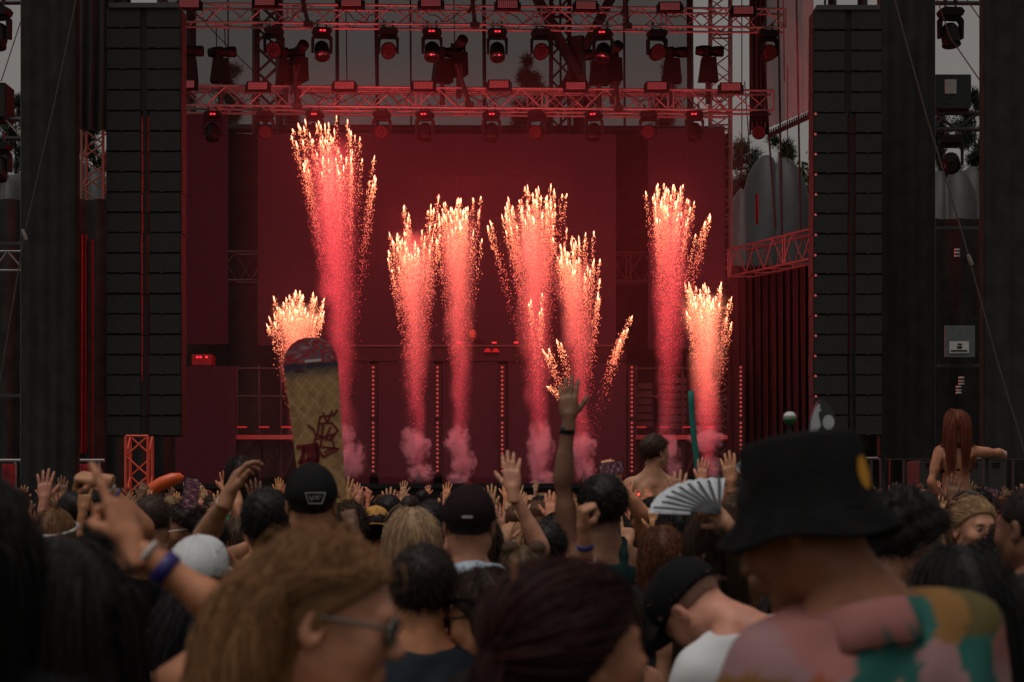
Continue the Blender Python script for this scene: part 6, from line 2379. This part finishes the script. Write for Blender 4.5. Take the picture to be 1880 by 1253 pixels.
mpp.inputs['Scale'].default_value = (.8, 1, 2.2)
Lk(tc.outputs['Object'], mpp.inputs['Vector'])
Lk(mpp.outputs[0], nz2.inputs['Vector'])
rp = N('ShaderNodeValToRGB')
cr = rp.color_ramp
cr.elements[0].position, cr.elements[0].color = .30, (.03, .03, .05, 1)
cr.elements[1].position, cr.elements[1].color = .74, (.55, .52, .5, 1)
for p_, c_ in ((.40, (.16, .16, .22, 1)), (.46, (.38, .03, .04, 1)), (.56, (.33, .02, .03, 1)), (.62, (.45, .30, .30, 1)), (.67, (.08, .10, .2, 1))):
    e = cr.elements.new(p_)
    e.color = c_
Lk(nz2.outputs['Fac'], rp.inputs['Fac'])
edge = mth('ADD', se.outputs['Z'], mth('MULTIPLY', mth('SUBTRACT', nz2.outputs['Fac'], .5), .06))
m1 = N('ShaderNodeMix')
m1.data_type = 'RGBA'
band_ = N('ShaderNodeMapRange')
band_.inputs['From Min'].default_value = -.225
band_.inputs['From Max'].default_value = -.155
Lk(edge, band_.inputs['Value'])
Lk(band_.outputs[0], m1.inputs[0])
Lk(dirt.outputs[2], m1.inputs[6])
m1.inputs[7].default_value = (.045, .03, .055, 1)
m2 = N('ShaderNodeMix')
m2.data_type = 'RGBA'
Lk(mth('GREATER_THAN', edge, -.135), m2.inputs[0])
Lk(m1.outputs[2], m2.inputs[6])
Lk(rp.outputs[0], m2.inputs[7])
Lk(m2.outputs[2], b_.inputs['Base Color'])
SBY = 10.0
tip = W(566, 620, SBY)
sb = thing('snowboard', 'waffle-patterned snowboard with red painted nose held upright in the crowd', 'snowboard', tip, None, (R(4), R(-5), 0))
ol = []
k = SBY / FPX
prof = [(0, 0), (8, -.4), (20, -3), (32, -10), (41, -20), (47, -32), (50, -46), (50, -60), (46, -150), (43, -260), (46, -380), (50, -470), (47, -500), (36, -520), (18, -530), (0, -533)]
ol = [(x * k, z * k) for x, z in prof] + [(-x * k, z * k) for x, z in reversed(prof[1:-1])]
mm = MB()
mm.prism(ol[::-1], -.006, .006)
link('board', mm.mesh('board', SB), sb)
LET = pm('dark red lettering', (.16, .012, .018), .5)
rot_inv = sb.rotation_euler.to_matrix().inverted()


def sbp(u, v, off=-.008):
    p = rot_inv @ (W(480 + u / 3.917, 600 + v / 3.917, SBY) - tip)
    return (p.x, off, p.z)


def stroke(pts, w):
    for a, c in zip(pts[:-1], pts[1:]):
        a, c = Vector(sbp(*a)), Vector(sbp(*c))
        d = c - a
        mm = MB()
        mm.box((0, 0, 0), (w, .003, d.length + w * .6))
        link('lettering', mm.mesh('lettering', LET), sb, (a + c) / 2, (0, math.atan2(d.x, d.z), 0))


for pts in ([(440, 620), (470, 690), (505, 610)], [(415, 650), (522, 634), (541, 600)], [(420, 648), (408, 700), (500, 690), (545, 745), (490, 820), (398, 782), (408, 700)], [(440, 705), (430, 792)], [(490, 725), (458, 812)],
            [(380, 812), (520, 772)], [(392, 862), (550, 880), (440, 940), (392, 862)], [(430, 800), (420, 862)], [(500, 790), (520, 872), (450, 905)], [(330, 708), (372, 742), (386, 790), (372, 846)]):
    stroke(pts, .010)
for pts in ([(256, 868), (300, 866), (392, 850)], [(300, 866), (292, 940), (272, 984)], [(392, 850), (402, 920), (396, 972)], [(300, 880), (385, 872)], [(296, 900), (398, 892)], [(330, 930), (400, 930)], [(345, 955), (400, 955)], [(272, 980), (330, 962), (395, 980)]):
    stroke(pts, .022)
stroke([(240, 322), (300, 312)], .006)
LET2 = pm('pale brush mark', (.6, .55, .52), .5)
mm = MB()
mm.bbox((0, 0, 0), (.09, .003, .014), .005)
link('brush_mark', mm.mesh('brush_mark', LET2), sb, sbp(370, 245))

# --- foam tube, inflatables, signs
mm = MB()
pts = [W(1268.5, 718, 16), W(1269, 740, 16), W(1271, 775, 16), W(1275, 815, 16), W(1280, 850, 16), W(1281, 885, 16), W(1280, 925, 16)]
mm.tube([p - pts[-1] for p in pts], .0245, 12)
tag(link('foam_tube', mm.mesh('foam_tube', pm('teal foam', (.015, .16, .13), .8), True), None, pts[-1]), 'long teal foam tube held upright right of the shirtless man', 'foam tube')
ob = thing('inflatable_tube', 'orange inflatable tube tilted above the left crowd', 'inflatable', W(300, 915, 24))
mm = MB()
pts = [W(x, y, 24) - ob.location for x, y in ((268, 910), (280, 899), (298, 888), (318, 880), (331, 877), (337, 877))]
mm.tube(pts, [.06, .085, .09, .085, .06, .02], 14)
link('air_skin', mm.mesh('air_skin', pm('orange vinyl', (.75, .10, .02), .35, spec=.6), True), ob)
rod('handle', (pts[2]), (.05, 0, -.45), .012, CABLE, ob)
oc = thing('cutout_sign', 'dark fin-shaped sign with white eye patches above the bucket hat', 'sign', W(1508, 800, 8.5))
k = 8.5 / FPX
out = [(-24, 0), (-22, 26), (-15, 48), (-7, 62), (0, 66), (9, 62), (18, 50), (24, 34), (25, 15), (20, 0)]
mm = MB()
mm.prism([(x * k, z * k) for x, z in out][::-1], -.012, .012)
link('board', mm.mesh('board', pm('dark grey painted board', (.035, .04, .042), .5)), oc)
mm = MB()
mm.prism([(x * k, z * k) for x, z in [(-22, 6), (-20, 26), (-14, 46), (-7, 58), (-3, 56), (-6, 36), (-2, 18), (-8, 8)]][::-1], -.016, -.0125)
link('eye_patch', mm.mesh('eye_patch', pm('pale painted patch', (.42, .46, .48), .5)), oc)
mm = MB()
mm.prism([((12 + 10 * math.cos(a) - 3 * math.sin(a)) * k, (24 + 13 * math.sin(a) + 4 * math.cos(a)) * k) for a in [6.2832 * q / 20 for q in range(20)]][::-1], -.016, -.0125)
link('eye_patch', mm.mesh('eye_patch', pm('pale painted patch', (.42, .46, .48), .5)), oc)
mm = MB()
mm.lathe([(.006, 0), (.004, .003), (0, .004)], 12)
link('eye', mm.mesh('eye', pm('pale painted patch', (.42, .46, .48), .5)), oc, (-3 * k, -.013, 46 * k), (R(90), 0, 0))
rod('pole', (0, 0, -.9), (0, 0, .01), .012, CABLE, oc)
gb = thing('topped_pole', 'white and green ball on a pole just above the bucket hat', 'ball', W(1450, 800, 8.8))
k = 8.8 / FPX
mm = MB()
mm.lathe([(0, 0), (8 * k, 3 * k), (12 * k, 10 * k), (12.5 * k, 14 * k)], 18)
link('lower_half', mm.mesh('lower_half', pm('green vinyl', (.03, .13, .05), .4), True), gb, (0, 0, 18 * k))
mm = MB()
mm.lathe([(12.5 * k, 14 * k), (11 * k, 20 * k), (7 * k, 24.5 * k), (0, 26 * k)], 18)
link('upper_half', mm.mesh('upper_half', pm('white vinyl', (.6, .6, .58), .4), True), gb, (0, 0, 18 * k))
rod('pole', (0, 0, -.9), (0, 0, 20 * k), .008, CABLE, gb)


def fan(label, piv, rad, a0, a1, n=9, rin=.42, mcol=(.55, .58, .64), tilt=0):
    t = thing('folding_fan', label, 'fan', piv, 'white folding fans', (R(tilt), 0, 0))
    m = pm('white fan paper', mcol, .7, 0, .12, 30)
    vs, fs = [], []
    seg = n * 2
    for i in range(seg + 1):
        a = R(a0 + (a1 - a0) * i / seg)
        d = .008 if i % 2 else -.002
        for r_ in (rin, .7, 1.0 + .02 * (i % 2)):
            vs.append((math.cos(a) * rad * r_, d * r_, math.sin(a) * rad * r_))
    for i in range(seg):
        for j in range(2):
            q = i * 3 + j
            fs.append((q, q + 1, q + 4, q + 3))
    mm = MB()
    mm.add(vs, fs)
    link('paper_leaf', mm.mesh('paper_leaf', m), t)
    rm = pm('dark grey fan rib', (.035, .038, .045), .5)
    for i in range(n):
        a = R(a0 + (a1 - a0) * (i + .5) / n)
        mm = MB()
        L_ = rad * (.86 if i not in (0, n - 1) else .95)
        mm.box((L_ / 2, 0, 0), (L_, .003, rad * .045))
        link('rib', mm.mesh('rib', rm), t, (0, -.012, 0), (0, -a, 0))
    return t


S_, E_, W_ = fw['AP'][1]
hp = fw['o'].matrix_basis @ (W_ + (W_ - E_).normalized() * .11)
fan('white folding fan with dark ribs held beside the bucket hat', W(1321, 948, 6.7), .245, 80, 176, tilt=-56)
f2 = figure(1392, 938, 10.4, yaw=0, armL=('ik', (1340, 896, 10.2), (-1, 0, -.4), 'wave', (0, 1, 0), (-.1, .1, 1)), armR=((.2, .7, .3), (-.5, .4, .8), 'hold', None), shirt=('tee', (.02, .02, .02)), hair=('short', DK, dict(n=300, length=.03)), skin=(.34, .17, .10), res=.014, seed=50,
            label='person waving an open hand just left of the bucket hat')
S_, E_, W_ = f2['AP'][1]
hp = f2['o'].matrix_basis @ (W_ + (W_ - E_).normalized() * .1)
fan('white folding fan half hidden behind the bucket hat', W(1392, 890, 10.2), .16, 60, 190)

# --- red glow toy, phones
fl = thing('light_toy', 'small glowing red light toy held in the crowd before the shirtless man', 'toy', W(1160, 925, 11.5))
GLOW = pm('red glowing beads', (.4, .02, .02), .4, emit=(1, .06, .04), estr=3.0)
for i in range(12):
    mm = MB()
    r_ = .004 + .006 * random.random()
    mm.lathe([(0, -r_), (r_ * .8, -r_ * .5), (r_, 0), (r_ * .8, r_ * .5), (0, r_)], 8)
    link('bead', mm.mesh('bead', GLOW, True), fl, (random.uniform(-.05, .04), random.uniform(-.02, .02), .015 + random.uniform(0, .05)))
rod('handle', (0, 0, -.14), (0, 0, .02), .01, CABLE, fl)

mm = MB()
mm.bbox((0, 0, 0), (.152, .009, .076), .012)
PH_BODY = mm.mesh('body', BLACKP)
SCRM = no_sampling(pm('phone screen picture', (.05, .03, .05), .2, emit=(.55, .12, .14), estr=.2))
mm = MB()
mm.bbox((0, 0, 0), (.142, .001, .068), .008)
PH_SCR = mm.mesh('screen', SCRM)
nt = SCRM.node_tree
wv = nt.nodes.new('ShaderNodeTexNoise')
mpn = nt.nodes.new('ShaderNodeMapping')
mpn.inputs['Scale'].default_value = (150, 1, 40)
tcn = nt.nodes.new('ShaderNodeTexCoord')
rp = nt.nodes.new('ShaderNodeValToRGB')
rp.color_ramp.elements[0].position, rp.color_ramp.elements[0].color = .42, (.02, .03, .06, 1)
rp.color_ramp.elements[1].position, rp.color_ramp.elements[1].color = .68, (1, .5, .35, 1)
e = rp.color_ramp.elements.new(.55)
e.color = (.25, .04, .06, 1)
wv.inputs['Scale'].default_value = 1.0
nt.links.new(tcn.outputs['Object'], mpn.inputs['Vector'])
nt.links.new(mpn.outputs[0], wv.inputs['Vector'])
nt.links.new(wv.outputs['Fac'], rp.inputs['Fac'])
nt.links.new(rp.outputs[0], nt.nodes['Principled BSDF'].inputs['Emission Color'])
mm = MB()
mm.lathe([(.007, 0), (.006, .002), (0, .002)], 12)
PH_CAM = mm.mesh('camera_lens', LENSDK, True)


def phone(label, M, group='phones held up in the crowd'):
    t = thing('phone', label, 'phone', (0, 0, 0), group)
    t.matrix_basis = M
    link('body', PH_BODY, t)
    link('screen', PH_SCR, t, (0, -.0052, 0))
    link('camera_lens', PH_CAM, t, (.058, .005, .022), (R(-90), 0, 0))
    return t


phone('phone held up above the white sunglasses, screen lit', Matrix.Translation(W(350, 906, 8.9)) @ Matrix.Rotation(R(20), 4, 'Z') @ Matrix.Rotation(R(100), 4, 'Y'))
ph_p = figure(385, 952, 9.0, yaw=2, armL=((-.2, .7, .15), (.05, .2, 1), 'hold', None), armR=((.2, .7, .45), (-.45, .3, .85), 'point', None), shirt=('tee', (.012, .012, .012)), hair=('short', DK, dict(n=300, length=.03)), skin=(.38, .19, .12), res=.014, seed=51,
              label='person holding up a phone and pointing, right of the white sunglasses')
phone('phone held up in landscape above the green tank top', Matrix.Translation(W(1122, 860, 11.0)) @ Matrix.Rotation(R(10), 4, 'Z') @ Matrix.Rotation(R(-8), 4, 'Y'))
figure(1118, 905, 11.3, yaw=0, armL=('ik', (1106, 886, 11.05), (-1, 0, -.6), 'hold', None, (.2, .1, 1)), armR=('ik', (1136, 888, 11.05), (1, 0, -.6), 'hold', None, (-.2, .1, 1)), shirt=('tee', (.1, .1, .1)), hair=('short', DK, dict(n=300, length=.03)), skin=FAIR, res=.015, seed=52,
       label='person filming with phone behind the green tank top')
ip = FIG.get(PROTO[6][0].name) if used[6] else None
if ip:
    hl = (ip['AP'][0][2] + ip['AP'][1][2]) / 2 + Vector((0, .05, .11))
    cnt = 0
    for o in list(COL.objects):
        if o.type == 'MESH' and o.data == PROTO[6][0].data and 'label' in o:
            cnt += 1
            if cnt % 2:
                w_ = o['label'].split(',')
                phone('phone held by ' + w_[0] + ',' + w_[2] + ',' + w_[3], o.matrix_basis @ Matrix.Translation(hl) @ Matrix.Rotation(R(rc.uniform(-14, 14)), 4, 'Y'))


# ================================================================== trees behind the stage
def pine(label, px, top, Y, wpx, seed, kind='pine'):
    rn = np.random.default_rng(seed)
    H = W(px, top, Y).z
    w = wpx / FPX * Y / 2
    t = thing(kind + '_tree', label, 'tree', (W(px, 905, Y).x, Y, 0), 'trees behind the stage')
    mm = MB()
    mm.tube([(0, 0, 0), (.05, 0, H * .5), (0, .05, H * .97)], [.22, .15, .02], 8)
    link('trunk', mm.mesh('trunk', pm('bark', (.06, .045, .035), .9)), t)
    P, D, S = [], [], []
    if kind == 'broadleaf':
        for c in range(26):
            cc = np.array([rn.normal(0, w * .55), rn.normal(0, w * .4), H * rn.uniform(.55, .93)])
            q = cc + rn.normal(0, 1, (90, 3)) * w * .2
            P.append(q)
            D.append(rn.normal(0, 1, (90, 3)))
            S.append(rn.uniform(.10, .18, 90))
    else:
        nb = 62
        for i in range(nb):
            f = (i + rn.uniform(0, 1)) / nb
            z = H * (.22 + .78 * f)
            a = rn.uniform(0, 6.283)
            L_ = w * (1 - f) ** .75 * rn.uniform(.6, 1.15) + .25
            d = np.array([math.cos(a), math.sin(a), .25 if f > .6 else .05])
            n = int(90 + 130 * (1 - f))
            s = rn.uniform(.1, 1, n) ** .7
            q = np.array([0, 0, z]) + d * L_ * s[:, None] + rn.normal(0, .10, (n, 3))
            q[:, 2] += .15 * s ** 2
            P.append(q)
            D.append(d + rn.normal(0, .8, (n, 3)) + np.array([0, 0, .5]))
            S.append(rn.uniform(.22, .48, n))
    P, D, S = np.concatenate(P), np.concatenate(D), np.concatenate(S)
    D /= np.linalg.norm(D, axis=1)[:, None]
    A = np.cross(D, rn.normal(0, 1, D.shape))
    A /= np.linalg.norm(A, axis=1)[:, None]
    wd_ = .05 if kind == 'pine' else .09
    if kind == 'pine':
        B_ = np.cross(D, A)
        tri = []
        for q in range(3):
            A2 = A * math.cos(q * 2.1) + B_ * math.sin(q * 2.1)
            tri.append(np.stack([P - A2 * .02, P + A2 * .02, P + D * S[:, None] * .8 + A2 * S[:, None] * .45], 1))
        V = np.concatenate(tri).reshape(-1, 3)
        Fc = np.arange(len(V)).reshape(-1, 3)
    else:
        V = np.stack([P - A * wd_, P + D * S[:, None] * .5, P + A * wd_, P - D * S[:, None] * .5], 1).reshape(-1, 3)
        Fc = np.arange(len(V)).reshape(-1, 4)
    tag(link('crown', fast_mesh('crown', V, Fc, pm('pine needles', (.035, .05, .028), .8) if kind == 'pine' else pm('broad leaves', (.075, .095, .03), .7), False), t), kind='stuff')


for i, (x, y, w_, l, kd) in enumerate(((1372, 268, 150, 'pine tree right of the lattice tower', 'pine'), (1432, 262, 130, 'pine tree below the grey tarpaulin', 'pine'), (1486, 268, 90, 'light green broadleaf tree beside the right speaker array', 'broadleaf'), (1330, 300, 110, 'low pine behind the lattice tower', 'pine'),
                                       (1790, 176, 170, 'pine tree in the right gap', 'pine'), (1730, 226, 150, 'lower pine in the right gap', 'pine'), (28, 188, 150, 'pine tree at the left edge gap', 'pine'), (4, 290, 120, 'low pine at the left edge gap', 'pine'), (172, 215, 120, 'pine tree behind the rusty lattice tower', 'pine'),
                                       (421, 122, 50, 'fir top seen dimly through the scrim, left', 'pine'), (972, 122, 70, 'fir top seen dimly through the scrim, centre', 'pine'), (540, 215, 70, 'fir seen low through the scrim', 'pine'), (1220, 118, 60, 'fir top seen dimly through the scrim, right', 'pine'))):
    pine(l, x, y, 72 + (i * 7) % 11, w_ * 1.6, 300 + i, kd)
